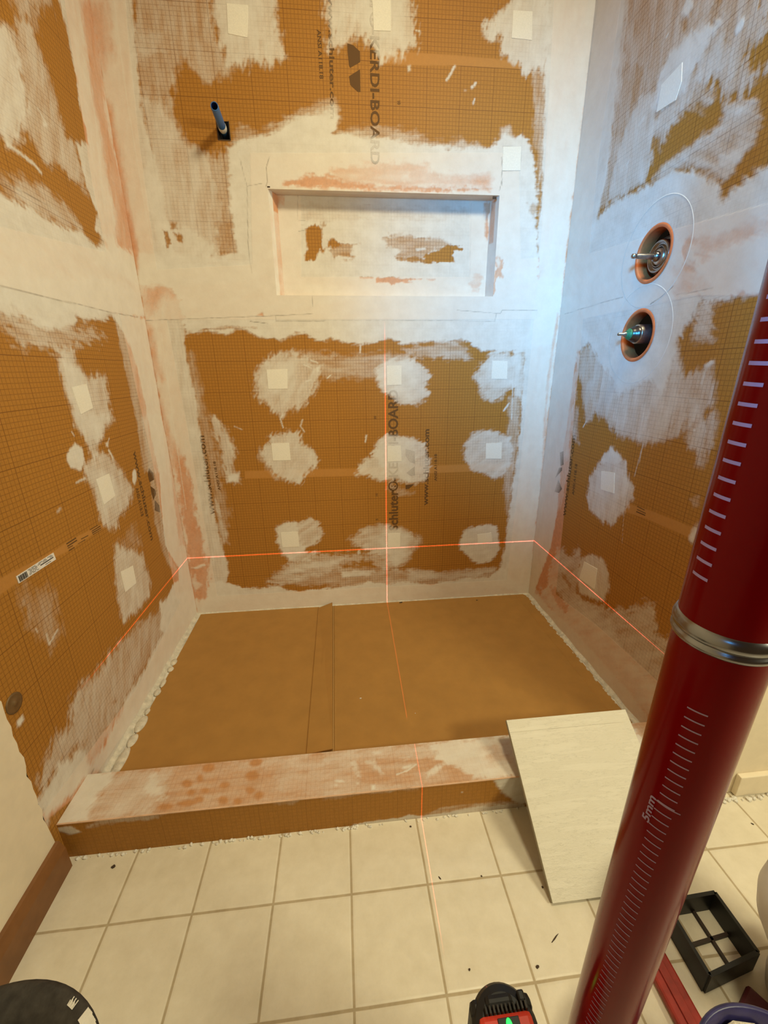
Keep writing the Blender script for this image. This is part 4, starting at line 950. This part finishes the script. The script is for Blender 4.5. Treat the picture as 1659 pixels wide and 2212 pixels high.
drywall('wall_return', mbox((W + .075, YE, 0), (2.8, YE + .05, ZTOP), .002), label='cream painted wall right of the shower opening')
bm = bmesh.new(); box(bm, (W + .0005, YE - .0005, 0), (W + .0765, YE + .0015, ZTOP))
o = obj('trim_1', bm, M_mortar); tag(o, 'mortar covered end of the right shower board', kind='structure')
# baseboards
bm = bmesh.new()
prof = [(.004, 0), (.018, 0), (.018, .055), (.013, .068), (.010, .074), (.004, .076)]
A_ = [bm.verts.new((x, YE + .002, z)) for x, z in prof]; B_ = [bm.verts.new((x, -2.7, z)) for x, z in prof]
for i in range(len(prof) - 1): bm.faces.new((A_[i], A_[i + 1], B_[i + 1], B_[i]))
bm.faces.new(A_); bm.faces.new(B_[::-1]); bmesh.ops.recalc_face_normals(bm, faces=bm.faces)
o = obj('baseboard_left', bm, M_brown); tag(o, 'dark brown wooden baseboard', kind='structure')
bm = bmesh.new(); box(bm, (1.50, YE - .013, .004), (1.606, YE, .062), .002)
o = obj('baseboard_right', bm, M_paint); tag(o, 'cream painted baseboard, chipped at its end', kind='structure')
bm = bmesh.new(); box(bm, (1.612, YE - .03, .0), (1.70, YE, 2.1), .004)
o = obj('trim_2', bm, simple('tan_door_casing', (.50, .38, .24), .5)); tag(o, 'tan wooden door casing', kind='structure')
bm = bmesh.new()
for i in range(26):
    x = 1.45 + random.random() * .17; s_ = .002 + random.random() * .004
    r = bmesh.ops.create_icosphere(bm, subdivisions=1, radius=s_, matrix=Matrix.Translation((x, YE - .014 - random.random() * .008, s_ * .5)))
for i in range(120):
    x = .02 + random.random() * 1.1; s_ = .0012 + random.random() * .003 * (1 if x < .7 else .6)
    bmesh.ops.create_icosphere(bm, subdivisions=1, radius=s_, matrix=Matrix.Translation((x, YF - .002 - random.random() * .006, s_ * .5)))
for v in bm.verts: v.co.x += random.uniform(-.0012, .0012); v.co.y += random.uniform(-.0008, .0008)
o = obj('mortar_crumbs', bm, M_mortar); tag(o, 'small mortar crumbs along the foot of the curb and wall', 'debris', kind='stuff')

# ------------------------------------------------------------------ curb
curb = empty('shower_curb', (.7, (YF + YB) / 2, 0), 'long low shower curb, orange membrane smeared with mortar on top', 'curb')
board('curb_top', 'T', axis(0, W, .002), axis(YF, YB, .002), lambda u, v: np.stack([u, v, u * 0 + ZC + .0012 * np.sin(u * 31)*0], -1), M_top, curb)
board('curb_front', 'F', axis(0, W, .002), axis(0, ZC, .002), lambda u, v: np.stack([u, v * 0 + YF, v], -1), M_curb, curb)
obj('curb_core', mbox((0, YF + .001, 0), (W, YB, ZC - .001)), M_salmon, curb)
bm = bmesh.new(); box(bm, (0, YF - .0012, ZC - .0015), (W, YF + .0015, ZC + .0008), .0004)
obj('curb_edge_strip', bm, simple('mortar_smeared_orange', (.66, .42, .27), .8, var=.2, sc=30), curb)
bm = bmesh.new(); box(bm, (W - .02, YF - .003, 0), (1.50, YF - .0005, .075), .001)
o = obj('wall_patch', bm, M_mortar); o.parent = curb; o.matrix_parent_inverse = Matrix.Translation(-curb.location)

# ------------------------------------------------------------------ shower pan with cardboard
ZP = .040
o = obj('shower_pan', mbox((0, YB, 0), (W, 0, ZP)), M_mortar); tag(o, 'mortar covered shower pan under the cardboard sheets', 'shower pan')
def strip_fillet(name, x0, y0, x1, y1, w, h, nx, ny, seed, label):
    bm = bmesh.new(); random.seed(seed); n = 60; rows = []
    for i in range(n + 1):
        t_ = i / n; x, y = x0 + (x1 - x0) * t_, y0 + (y1 - y0) * t_
        k = w * (1 + .25 * math.sin(i * .9 + seed) + random.uniform(-.15, .15)); hh = h * (1 + .2 * math.sin(i * .6))
        rows.append([bm.verts.new((x, y, ZP + hh)), bm.verts.new((x + nx * k * .35, y + ny * k * .35, ZP + hh * .4)), bm.verts.new((x + nx * k, y + ny * k, ZP + .003)), bm.verts.new((x + nx * k * 1.05, y + ny * k * 1.05, ZP - .002))])
    for a, b in zip(rows, rows[1:]):
        for j in range(3): bm.faces.new((a[j], a[j + 1], b[j + 1], b[j]))
    bmesh.ops.recalc_face_normals(bm, faces=bm.faces)
    o = obj(name, bm, M_pan, None, True); return tag(o, label, kind='structure')
f1 = strip_fillet('trim_3', .0, YB, 0, 0, .016, .012, 1, 0, 1, 'mortar fillet along the foot of the left shower board')
f2 = strip_fillet('trim_4', W, YB, W, 0, .012, .010, -1, 0, 2, 'crumbly mortar fillet along the foot of the right shower board')
strip_fillet('trim_5', 0, 0, W, 0, .008, .008, 0, -1, 3, 'mortar fillet along the foot of the back wall')
# bubbled membrane folds along the left foot, mortar lumps along the right foot
bub = [(.017, -.30, .010, .016), (.020, -.335, .009, .012), (.021, -.40, .007, .018), (.020, -.44, .009, .014), (.022, -.515, .006, .012), (.024, -.56, .013, .030), (.026, -.615, .011, .022), (.026, -.68, .012, .045)]
for x, y, a, b in bub:
    bm = bmesh.new()
    bmesh.ops.create_uvsphere(bm, u_segments=20, v_segments=10, radius=1, matrix=Matrix.Translation((x, y, ZP + .004)) @ Matrix.Diagonal((a, b, .006, 1)))
    obj('membrane_fold', bm, M_pan, f1, True)
random.seed(4)
for i in range(34):
    t_ = random.random(); y = YB + .01 + t_ * .72; s_ = random.uniform(.002, .005)
    bm = bmesh.new()
    bmesh.ops.create_icosphere(bm, subdivisions=1, radius=s_, matrix=Matrix.Translation((W - .016 - random.random() * .004, y, ZP + .004)) @ Matrix.Diagonal((.8, 1.8, .7, 1)))
    obj('mortar_lump', bm, M_pan, f2)

def sheet(name, pts, z0, th, mat, parent=None, label=None, cat=None, wave=0):
    bm = bmesh.new()
    lo = [bm.verts.new((x, y, z0)) for x, y in pts]; hi = [bm.verts.new((x, y, z0 + th)) for x, y in pts]
    bm.faces.new(hi); bm.faces.new(lo[::-1])
    for i in range(len(pts)):
        j = (i + 1) % len(pts); bm.faces.new((lo[i], lo[j], hi[j], hi[i]))
    bmesh.ops.recalc_face_normals(bm, faces=bm.faces)
    o = obj(name, bm, mat, parent)
    if label: tag(o, label, cat)
    return o
CL = [(0.0159, -0.005), (0.098, -0.003), (0.2055, -0.003), (0.3003, -0.003), (0.3935, -0.003), (0.4885, -0.0046), (0.4901, -0.7540772145663535), (0.0273, -0.7540772145663535)]
CR = [(0.4923, -0.004), (0.5837, -0.0035), (1.05, -0.003), (1.36, -0.004), (1.371, -0.02), (1.371, -0.7540772145663535), (0.4946, -0.7540772145663535)]
FL = [(0.4855, -0.0171), (0.5422, -0.002), (0.5542, -0.7069), (0.4879, -0.7105)]
c1 = sheet('cardboard_sheet', CL, ZP, .004, M_card, None, 'left sheet of brown cardboard laid in the shower pan', 'cardboard')
c2 = empty('cardboard_sheet', (CR[0][0], CR[0][1], ZP), 'right, wider sheet of brown cardboard with a folded flap and creases', 'cardboard')
sheet('panel', CR, ZP, .004, M_card, c2)
# the folded flap rises slightly from the sheet and points past the back edge
bm = bmesh.new(); th = .003
zz = [ZP + .0072, ZP + .020, ZP + .014, ZP + .0072]
hi = [bm.verts.new((p[0], p[1], z)) for p, z in zip(FL, zz)]; lo = [bm.verts.new((p[0], p[1], z - th)) for p, z in zip(FL, zz)]
bm.faces.new(hi); bm.faces.new(lo[::-1]); [bm.faces.new((lo[i], lo[(i + 1) % 4], hi[(i + 1) % 4], hi[i])) for i in range(4)]
bmesh.ops.recalc_face_normals(bm, faces=bm.faces); obj('folded_flap', bm, M_card, c2)
def crease(a, b, w=.003, h=.0012, mat=M_card):
    a = Vector(a + (ZP + .004,)); b = Vector(b + (ZP + .004,)); d = (b - a).normalized(); s_ = Vector((-d.y, d.x, 0)) * w
    bm = bmesh.new(); q = [bm.verts.new(p) for p in (a - s_, a + Vector((0, 0, h)), a + s_, b + s_, b + Vector((0, 0, h)), b - s_)]
    bm.faces.new((q[0], q[1], q[4], q[5])); bm.faces.new((q[1], q[2], q[3], q[4])); bmesh.ops.recalc_face_normals(bm, faces=bm.faces)
    return obj('crease', bm, mat, c2)
crease((FL[1][0] + .010, -.003), (FL[2][0] + .006, YB + .002)); crease((FL[1][0] + .003, -.003), (FL[2][0] + .001, YB + .002), .002, .0016, M_cardedge)
crease((W - .060, -.01), (W - .055, YB + .05), .002, .0010); crease((.72, -.03), (W - .04, -.03), .002, .0010)

# ------------------------------------------------------------------ two stone-look tiles leaning on the curb
def stone():
    t = NT('cream_vein_cut_stone'); c = t.coord()
    cs = t.scale(c, (.55, 5, 1)); n = t.noise(cs, 11, 8, .74, .25); m = t.noise(t.scale(c, (1, 3, 1)), 90, 5, .75); f = t.noise(c, 500, 2)
    v = t.math('ABSOLUTE', t.math('SUBTRACT', n, .5)); vein = t.mapr(v, 0, .02, .6, 0., True)
    col = t.mix(t.mapr(n, .3, .7), (.64, .58, .46), (.73, .67, .55))
    col = t.mix(t.math('MULTIPLY', vein, t.mapr(m, .35, .65)), col, (.42, .37, .28))
    t.fin(col, t.mapr(m, .3, .7, .28, .48), 0, .5)
    t.bump(t.math('ADD', m, t.math('MULTIPLY', f, .25)), .55, .0016)
    return t.m
M_stone = stone(); M_stone_side = simple('pale_tile_body', (.36, .33, .25), .8)
TH = .0095
dy, dz = -YF * -1 + 1.05537, ZC
dy = YF + 1.05537
th_ = math.atan2(ZC, dy) + math.asin(2 * TH / math.hypot(ZC, dy))
def tile(name, x0, y0, wid, lng, off, label, rz=0):
    """y0: where the lower edge of the top face meets the floor; off: how deep in the stack"""
    bm = bmesh.new()
    box(bm, (0, 0, -TH), (wid, lng, 0), .0007)
    o = empty(name, (x0, y0, 0), label, 'tile')
    M = Matrix.Translation((x0, y0, TH * math.cos(th_))) @ Matrix.Rotation(rz, 4, 'Z') @ Matrix.Rotation(th_, 4, 'X')
    for v in bm.verts: v.co = v.co
    me = bpy.data.meshes.new('tile_face'); bm.to_mesh(me); bm.free()
    f = bpy.data.objects.new('tile_body', me); COL.objects.link(f); me.materials.append(M_stone); me.materials.append(M_stone_side)
    for p in me.polygons:
        if abs(p.normal.z) < .5 or p.normal.z < 0: p.material_index = 1
    f.parent = o; f.matrix_parent_inverse = Matrix.Translation(-Vector(o.location)); f.matrix_basis = M
    return o
y_front = -1.05537 - TH * math.cos(th_) / math.tan(th_) * 0
tile('wall_tile', .9705, y_front, .281, 0.2925, 0, 'front cream stone-look tile of two leaning on the curb')
tile('wall_tile', .9735, y_front + TH / math.sin(th_), .302, 0.3061, 1, 'rear stone-look tile of two, its edge showing behind the front one')

# ------------------------------------------------------------------ red graduated pole close to the camera
PB = Vector((0.85187, -1.30848, 0.0)); UP = Vector((-0.024049, -0.040063, 0.998908)); E1 = Vector((-0.761474, -0.646682, -0.044269)); E2 = Vector((0.647749, -0.761707, -0.014955)); PR = .025
pole = empty('red_pole', tuple(PB), 'tall glossy red pole with white tick marks and a metal ring', 'pole')
Mp = Matrix((E1, E2, UP)).transposed().to_4x4(); Mp.translation = PB
bm = bmesh.new(); lathe(bm, [(PR, .006), (PR, .816)], 96, Mp); obj('lower_tube', bm, M_red, pole, True)
bm = bmesh.new(); lathe(bm, [(PR, .829), (PR, 1.42)], 96, Mp); obj('upper_tube', bm, M_red, pole, True)
bm = bmesh.new()
lathe(bm, [(PR - .002, .8145), (PR + .0012, .8150), (PR + .0018, .8165), (PR + .0016, .8185), (PR + .0004, .8192), (PR + .0004, .8204), (PR + .0018, .8212), (PR + .0020, .8240), (PR + .0014, .8258), (PR + .0002, .8290), (PR - .002, .8300)], 96, Mp)
obj('metal_ring', bm, M_chrome, pole, True)
bm = bmesh.new(); lathe(bm, [(.03, 0), (.033, .002), (.033, .012), (.027, .020), (.025, .022)], 48, Mp, False); obj('rubber_foot', bm, M_black, pole, True)
bm = bmesh.new(); lathe(bm, [(.026, 1.41), (.027, 1.42), (.026, 1.44), (.001, 1.445)], 48, Mp); obj('end_cap', bm, M_black, pole, True)
def arc_quad(bm, s0, a0, s1, a1, w, rr=PR + .00025):
    n = 10; A = []; B = []
    for i in range(n + 1):
        t_ = i / n; a = math.radians(a0 + (a1 - a0) * t_); s_ = s0 + (s1 - s0) * t_
        A.append(bm.verts.new(Mp @ Vector((rr * math.cos(a), rr * math.sin(a), s_ - w / 2))))
        B.append(bm.verts.new(Mp @ Vector((rr * math.cos(a), rr * math.sin(a), s_ + w / 2))))
    for i in range(n): bm.faces.new((A[i], A[i + 1], B[i + 1], B[i]))
bm = bmesh.new()
for i in range(50):
    s_ = .857 + .0093 * i
    if s_ < 1.38: arc_quad(bm, s_, -55.5, s_, -31, .0018)
obj('upper_scale', bm, M_tick, pole)
bm = bmesh.new()
for i in range(12): arc_quad(bm, .7745 - .0075 * i, -13.2 - .15 * i, .7745 - .0075 * i, 10.2 - .2 * i, .0010)
arc_quad(bm, .6912, -21, .6908, 15.7, .0010)
for i in range(46):
    s_ = .6835 - .0078 * i; c0 = -4.2 - .22 * i; arc_quad(bm, s_, c0 - 12, s_, c0 + 11.5, .0010)
obj('lower_scale', bm, M_tick, pole)
vs, fs = text_mesh('5mm'); wv = max(v[0] for v in vs); bm = bmesh.new(); nv = []
for x, y in vs:
    s_ = .6665 + .0255 * x / wv; a = math.radians(-18.5 - (1 - 0) * 0 - 12 * 0 - y / .7 * 0) ; a = math.radians(-17.5 - 11 * (y / .7))
    nv.append(bm.verts.new(Mp @ Vector(((PR + .0003) * math.cos(a), (PR + .0003) * math.sin(a), s_))))
for f in fs: bm.faces.new([nv[i] for i in f])
bmesh.ops.recalc_face_normals(bm, faces=bm.faces); obj('spacing_text', bm, M_tick, pole)

# ------------------------------------------------------------------ red bar on the floor
bm = bmesh.new()
box(bm, (1.086, -1.235, .0), (1.128, -1.10, .014), .004)
box(bm, (1.100, -1.23, .0138), (1.114, -1.12, .0165), .001)
o = obj('red_bar', bm, M_redbar); tag(o, 'scuffed red metal bar lying on the floor tiles behind the blue bucket', 'bar')

# ------------------------------------------------------------------ laser level on its small tripod
LX, LY = .760, -1.281
ll = empty('laser_level', (LX, LY, 0), 'red and black cross-line laser level with a glowing green light', 'laser level')
bm = bmesh.new(); box(bm, (LX - .031, LY - .075, .205), (LX + .028, LY - .012, .303), .006); obj('housing', bm, M_redplastic, ll)
bm = bmesh.new(); box(bm, (LX - .036, LY - .014, .215), (LX + .033, LY + .004, .297), .006)
lathe(bm, [(.034, .280), (.035, .292), (.031, .298), (.024, .300), (.001, .3002)], 40, Matrix.Translation((LX - .002, LY - .020, 0)) @ Matrix.Diagonal((1, 1, 1, 1)))
box(bm, (LX - .020, LY - .010, .290), (LX + .012, LY + .003, .303), .005)
box(bm, (LX + .017, LY - .008, .290), (LX + .025, LY + .002, .305), .002); obj('black_front', bm, M_black, ll)
bm = bmesh.new()
for i in range(11):
    x = LX - .022 + i * .0044; box(bm, (x, LY - .0135, .296), (x + .0024, LY - .007, .3052), .0006)
obj('grip_rib', bm, M_dust, ll)
bm = bmesh.new(); box(bm, (LX - .011, LY - .036, .3025), (LX + .012, LY - .017, .3040), .0006); obj('indicator_panel', bm, M_black, ll)
bm = bmesh.new(); lathe(bm, [(.0032, .3040), (.0032, .3050), (.0015, .3056), (.0001, .3058)], 20, Matrix.Translation((LX + .000, LY - .024, 0)) @ Matrix.Diagonal((1, 1.9, 1, 1))); obj('power_light', bm, M_led, ll, True)
bm = bmesh.new(); lathe(bm, [(.011, .07), (.011, .18), (.024, .182), (.024, .220)], 32, Matrix.Translation((LX, LY - .030, 0)), True); obj('post', bm, M_black, ll, True)
for k in range(3):
    a = math.radians(-90 + 120 * k) ; bm = bmesh.new()
    foot = Vector((LX + .045 * math.cos(a), LY - .03 + .045 * math.sin(a), .004)); top_ = Vector((LX, LY - .03, .10))
    lathe(bm, [(.005, 0), (.005, (top_ - foot).length)], 16, frame_to(foot, top_ - foot), True); obj('leg', bm, M_black, ll, True)
for o in ll.children:
    if o.name.split('.')[0] in ('housing', 'black_front', 'grip_rib', 'indicator_panel', 'power_light'): o.data.transform(Matrix.Translation((0, 0, .012)))
# the two laser planes: a real lamp whose beam is a horizontal and a vertical fan
ld = bpy.data.lights.new('laser_beam', 'POINT'); ld.energy = LASER_P; ld.color = (1, .17, .13); ld.shadow_soft_size = .0006
ld.use_nodes = True; nt = ld.node_tree; nt.nodes.clear()
def mnode(op, a, b=None, c=None):
    x = nt.nodes.new('ShaderNodeMath'); x.operation = op
    for i, v in enumerate((a, b, c)):
        if v is None: continue
        if isinstance(v, (int, float)): x.inputs[i].default_value = v
        else: nt.links.new(v, x.inputs[i])
    return x.outputs[0]
g_ = nt.nodes.new('ShaderNodeNewGeometry'); sp_ = nt.nodes.new('ShaderNodeSeparateXYZ'); nt.links.new(g_.outputs['Incoming'], sp_.inputs[0])
fx = mnode('LESS_THAN', mnode('ABSOLUTE', mnode('ADD', sp_.outputs[0], mnode('MULTIPLY', sp_.outputs[1], -.0177))), .00125)
fz = mnode('LESS_THAN', mnode('ABSOLUTE', sp_.outputs[2]), .00125)
ay = mnode('ABSOLUTE', sp_.outputs[1])
def ramp(v, a, b):
    x = nt.nodes.new('ShaderNodeMapRange'); nt.links.new(v, x.inputs[0]); x.inputs[1].default_value = a; x.inputs[2].default_value = b
    return x.outputs[0]
fz = mnode('MULTIPLY', fz, ramp(ay, .58, .72))
fx = mnode('MULTIPLY', mnode('MULTIPLY', fx, ramp(ay, .42, .75)), ramp(mnode('MULTIPLY', sp_.outputs[2], 1.0), .56, .44))
mx = mnode('MAXIMUM', fx, fz)
lf = nt.nodes.new('ShaderNodeLightFalloff'); lf.inputs['Strength'].default_value = 1.0
em = nt.nodes.new('ShaderNodeEmission'); nt.links.new(mnode('MULTIPLY', mx, lf.outputs['Constant']), em.inputs[1]); ou = nt.nodes.new('ShaderNodeOutputLight'); nt.links.new(em.outputs[0], ou.inputs[0])
lo_ = bpy.data.objects.new('laser_beam', ld); COL.objects.link(lo_); lo_.location = LASER

# ------------------------------------------------------------------ buckets and small gear
def ring_prof(r, z): return (r, z)
bk = empty('black_bucket', (0.1886, -1.335, 0), 'black mortar bucket splashed with grey mortar on its rim, bottom left', 'bucket')
R = 0.1536; H = .25
Mb = Matrix.Translation((0.1886, -1.335, 0))
bm = bmesh.new()
lathe(bm, [(R * .80, 0), (R * .97, H - .01), (R, H - .008), (R + .001, H - .002), (R - .004, H), (R - .012, H - .002), (R - .040, H - .014), (R - .046, H - .030), (R * .70, .01), (.001, .008)], 72, Mb); obj('pail', bm, M_dust, bk, True)
bm = bmesh.new()
for k, (a, da, r0, r1) in enumerate(((47, 5, -.013, -.001), (37, 3, -.018, -.010), (27, 5, -.020, -.008), (16, 9, -.030, -.025), (42, 3, -.022, -.016), (60, 2, -.012, -.006))):
    n = 8
    for i in range(n):
        aa = [math.radians(a - da + 2 * da * (i + q) / n) for q in (0, 1)]
        k0 = 1 + .35 * math.sin(i * 2.1 + k); pts = []
        zof = lambda q: H + .0012 if q > -.012 else H - .002 - (-.012 - q) * .62 + .0015
        for ang_, rr in ((aa[0], r0), (aa[1], r0), (aa[1], r1 * k0), (aa[0], r1 * k0)):
            rr = max(min(rr, -.0005), -.032)
            pts.append(bm.verts.new((0.1886 + (R + rr) * math.cos(ang_), -1.335 + (R + rr) * math.sin(ang_), zof(rr))))
        bm.faces.new(pts)
obj('mortar_splash', bm, M_mortar, bk)
bb = empty('blue_bucket', (1.098, -1.360, 0), 'dark blue bucket holding crumbly white powder, bottom right', 'bucket')
Mb = Matrix.Translation((1.098, -1.360, 0)); R2 = .104; H2 = .15
bm = bmesh.new(); lathe(bm, [(R2 * .85, 0), (R2 - .006, H2 - .016), (R2, H2 - .014), (R2, H2 - .002), (R2 - .003, H2), (R2 - .006, H2 - .001), (R2 - .010, H2 - .02), (R2 * .8, .006), (.001, .005)], 72, Mb); obj('pail', bm, M_navy, bb, True)
bm = bmesh.new(); n = 40; rows = []
for j in range(12):
    r = (R2 - .013) * j / 11; row = []
    for i in range(n):
        a = 2 * math.pi * i / n; row.append(bm.verts.new((1.098 + r * math.cos(a), -1.36 + r * math.sin(a), H2 - .001 + .012 * nz(4 + 2.2 * math.cos(a) * r / .03, 5 + 2.2 * math.sin(a) * r / .03, 11) - .014 * (j / 11) ** 4)))
    rows.append(row)
for a_, b_ in zip(rows, rows[1:]):
    for i in range(n): bm.faces.new((a_[i], a_[(i + 1) % n], b_[(i + 1) % n], b_[i]))
bmesh.ops.recalc_face_normals(bm, faces=bm.faces)
o = obj('white_powder', bm, M_powder, None, True); tag(o, 'crumbly white powder filling the dark blue bucket', 'powder', kind='stuff')
wj = empty('white_jug', ((1.3155, -1.2315)[0], (1.3155, -1.2315)[1], 0), 'white plastic jug at the right edge beside the black frame', 'jug')
Mb = Matrix.Translation(((1.3155, -1.2315)[0], (1.3155, -1.2315)[1], 0))
bm = bmesh.new(); lathe(bm, [(.001, .0), (.056, .0), (.062, .006), (.066, .03), (.068, .06), (.073, .085), (.079, .102), (.080, .106)], 72, Mb); obj('lower_body', bm, M_white, wj, True)
bm = bmesh.new(); lathe(bm, [(.080, .104), (.090, .125), (.104, .155), (.109, .185), (.106, .215), (.090, .238), (.060, .252), (.036, .258), (.034, .27)], 72, Mb); obj('upper_body', bm, M_white, wj, True)
bm = bmesh.new(); lathe(bm, [(.040, .266), (.040, .292), (.037, .295), (.001, .296)], 48, Mb); obj('lid', bm, M_white, wj, True)
bm = bmesh.new(); box(bm, (-.020, -.022, 0), (.020, .020, .018), .005)
for v in bm.verts: v.co = Matrix.Translation((1.222, -1.222, 0)) @ Matrix.Rotation(.5, 4, 'Z') @ v.co
o = obj('maroon_lid', bm, M_maroon); tag(o, 'dark maroon plastic lid between the black frame and the white jug', 'lid')
# black grid frame on the floor
fc = [Vector(p + (0,)) for p in [(1.2634, -1.0886), (1.2634, -1.1729), (1.1603, -1.1902), (1.162, -1.0914)]]
gf = empty('black_grid_frame', tuple(fc[0]), 'black open plastic frame with a cross bar standing on the floor tiles', 'frame')
HF = .045; TW = .006; M_darkbar = simple('dark_brown_plastic', (.035, .018, .010), .5)
def side_wall(a, b, name='frame_side', h=HF, w=TW, z0=0, mat=M_black):
    d = (b - a).normalized(); s_ = Vector((-d.y, d.x, 0)) * w / 2
    bm = bmesh.new(); vs = [bm.verts.new(p) for z in (z0, z0 + h) for p in (a - s_ + Vector((0, 0, z)), b - s_ + Vector((0, 0, z)), b + s_ + Vector((0, 0, z)), a + s_ + Vector((0, 0, z)))]
    bm.faces.new(vs[3::-1]); bm.faces.new(vs[4:])
    for i in range(4): bm.faces.new((vs[i], vs[(i + 1) % 4], vs[4 + (i + 1) % 4], vs[4 + i]))
    bmesh.ops.recalc_face_normals(bm, faces=bm.faces)
    return obj(name, bm, mat, gf)
for i in range(4): side_wall(fc[i], fc[(i + 1) % 4])
mid = lambda a, b, t_=.5: a.lerp(b, t_)
side_wall(mid(fc[0], fc[1], .48), mid(fc[3], fc[2], .48), 'cross_bar', .006, .005, 0, M_darkbar)
side_wall(mid(fc[0], fc[3], .36), mid(fc[1], fc[2], .36), 'cross_bar', .006, .005, 0, M_darkbar)

# crumbs and splinters
def crumb(name, x, y, z, s, mat, label, sx=1, rot=0, cat='crumb'):
    s *= .75; bm = bmesh.new(); bmesh.ops.create_icosphere(bm, subdivisions=2, radius=1)
    random.seed(int(x * 1000)); 
    for v in bm.verts: v.co *= random.uniform(.7, 1.15)
    o = obj(name, bm, mat); o.location = (x, y, z + s * .45); o.scale = (s * sx, s, s * .5); o.rotation_euler = (0, 0, rot)
    tag(o, label, cat)
for a in CRUMBS: crumb(*a[:4], a[4], {'d': M_dark, 'w': M_mortar, 'b': M_card}[a[5]], *a[6:])

# ------------------------------------------------------------------ unseen ceiling lamp rim, apart from the area lights
lt = empty('ceiling_lamp', (.95, -1.75, ZTOP), 'round white ceiling lamp above the camera', 'lamp')
bm = bmesh.new(); lathe(bm, [(.26, 0), (.26, -.03), (.25, -.035), (.245, -.01)], 48, Matrix.Translation((.95, -1.75, ZTOP))); obj('rim', bm, M_white, lt, True)


for o in COL.objects:
    if o.parent is None:
        g = {'wall_tile': 'tiles leaning on the curb', 'shower_valve': 'bare valves in the right wall', 'cardboard_sheet': 'cardboard laid in the shower pan',
             'dark_crumb': 'dark crumbs on the floor', 'white_crumb': 'white crumbs on the cardboard', 'splinter': 'splinters on the floor tiles'}.get(o.name.split('.')[0])
        if g: o['group'] = g
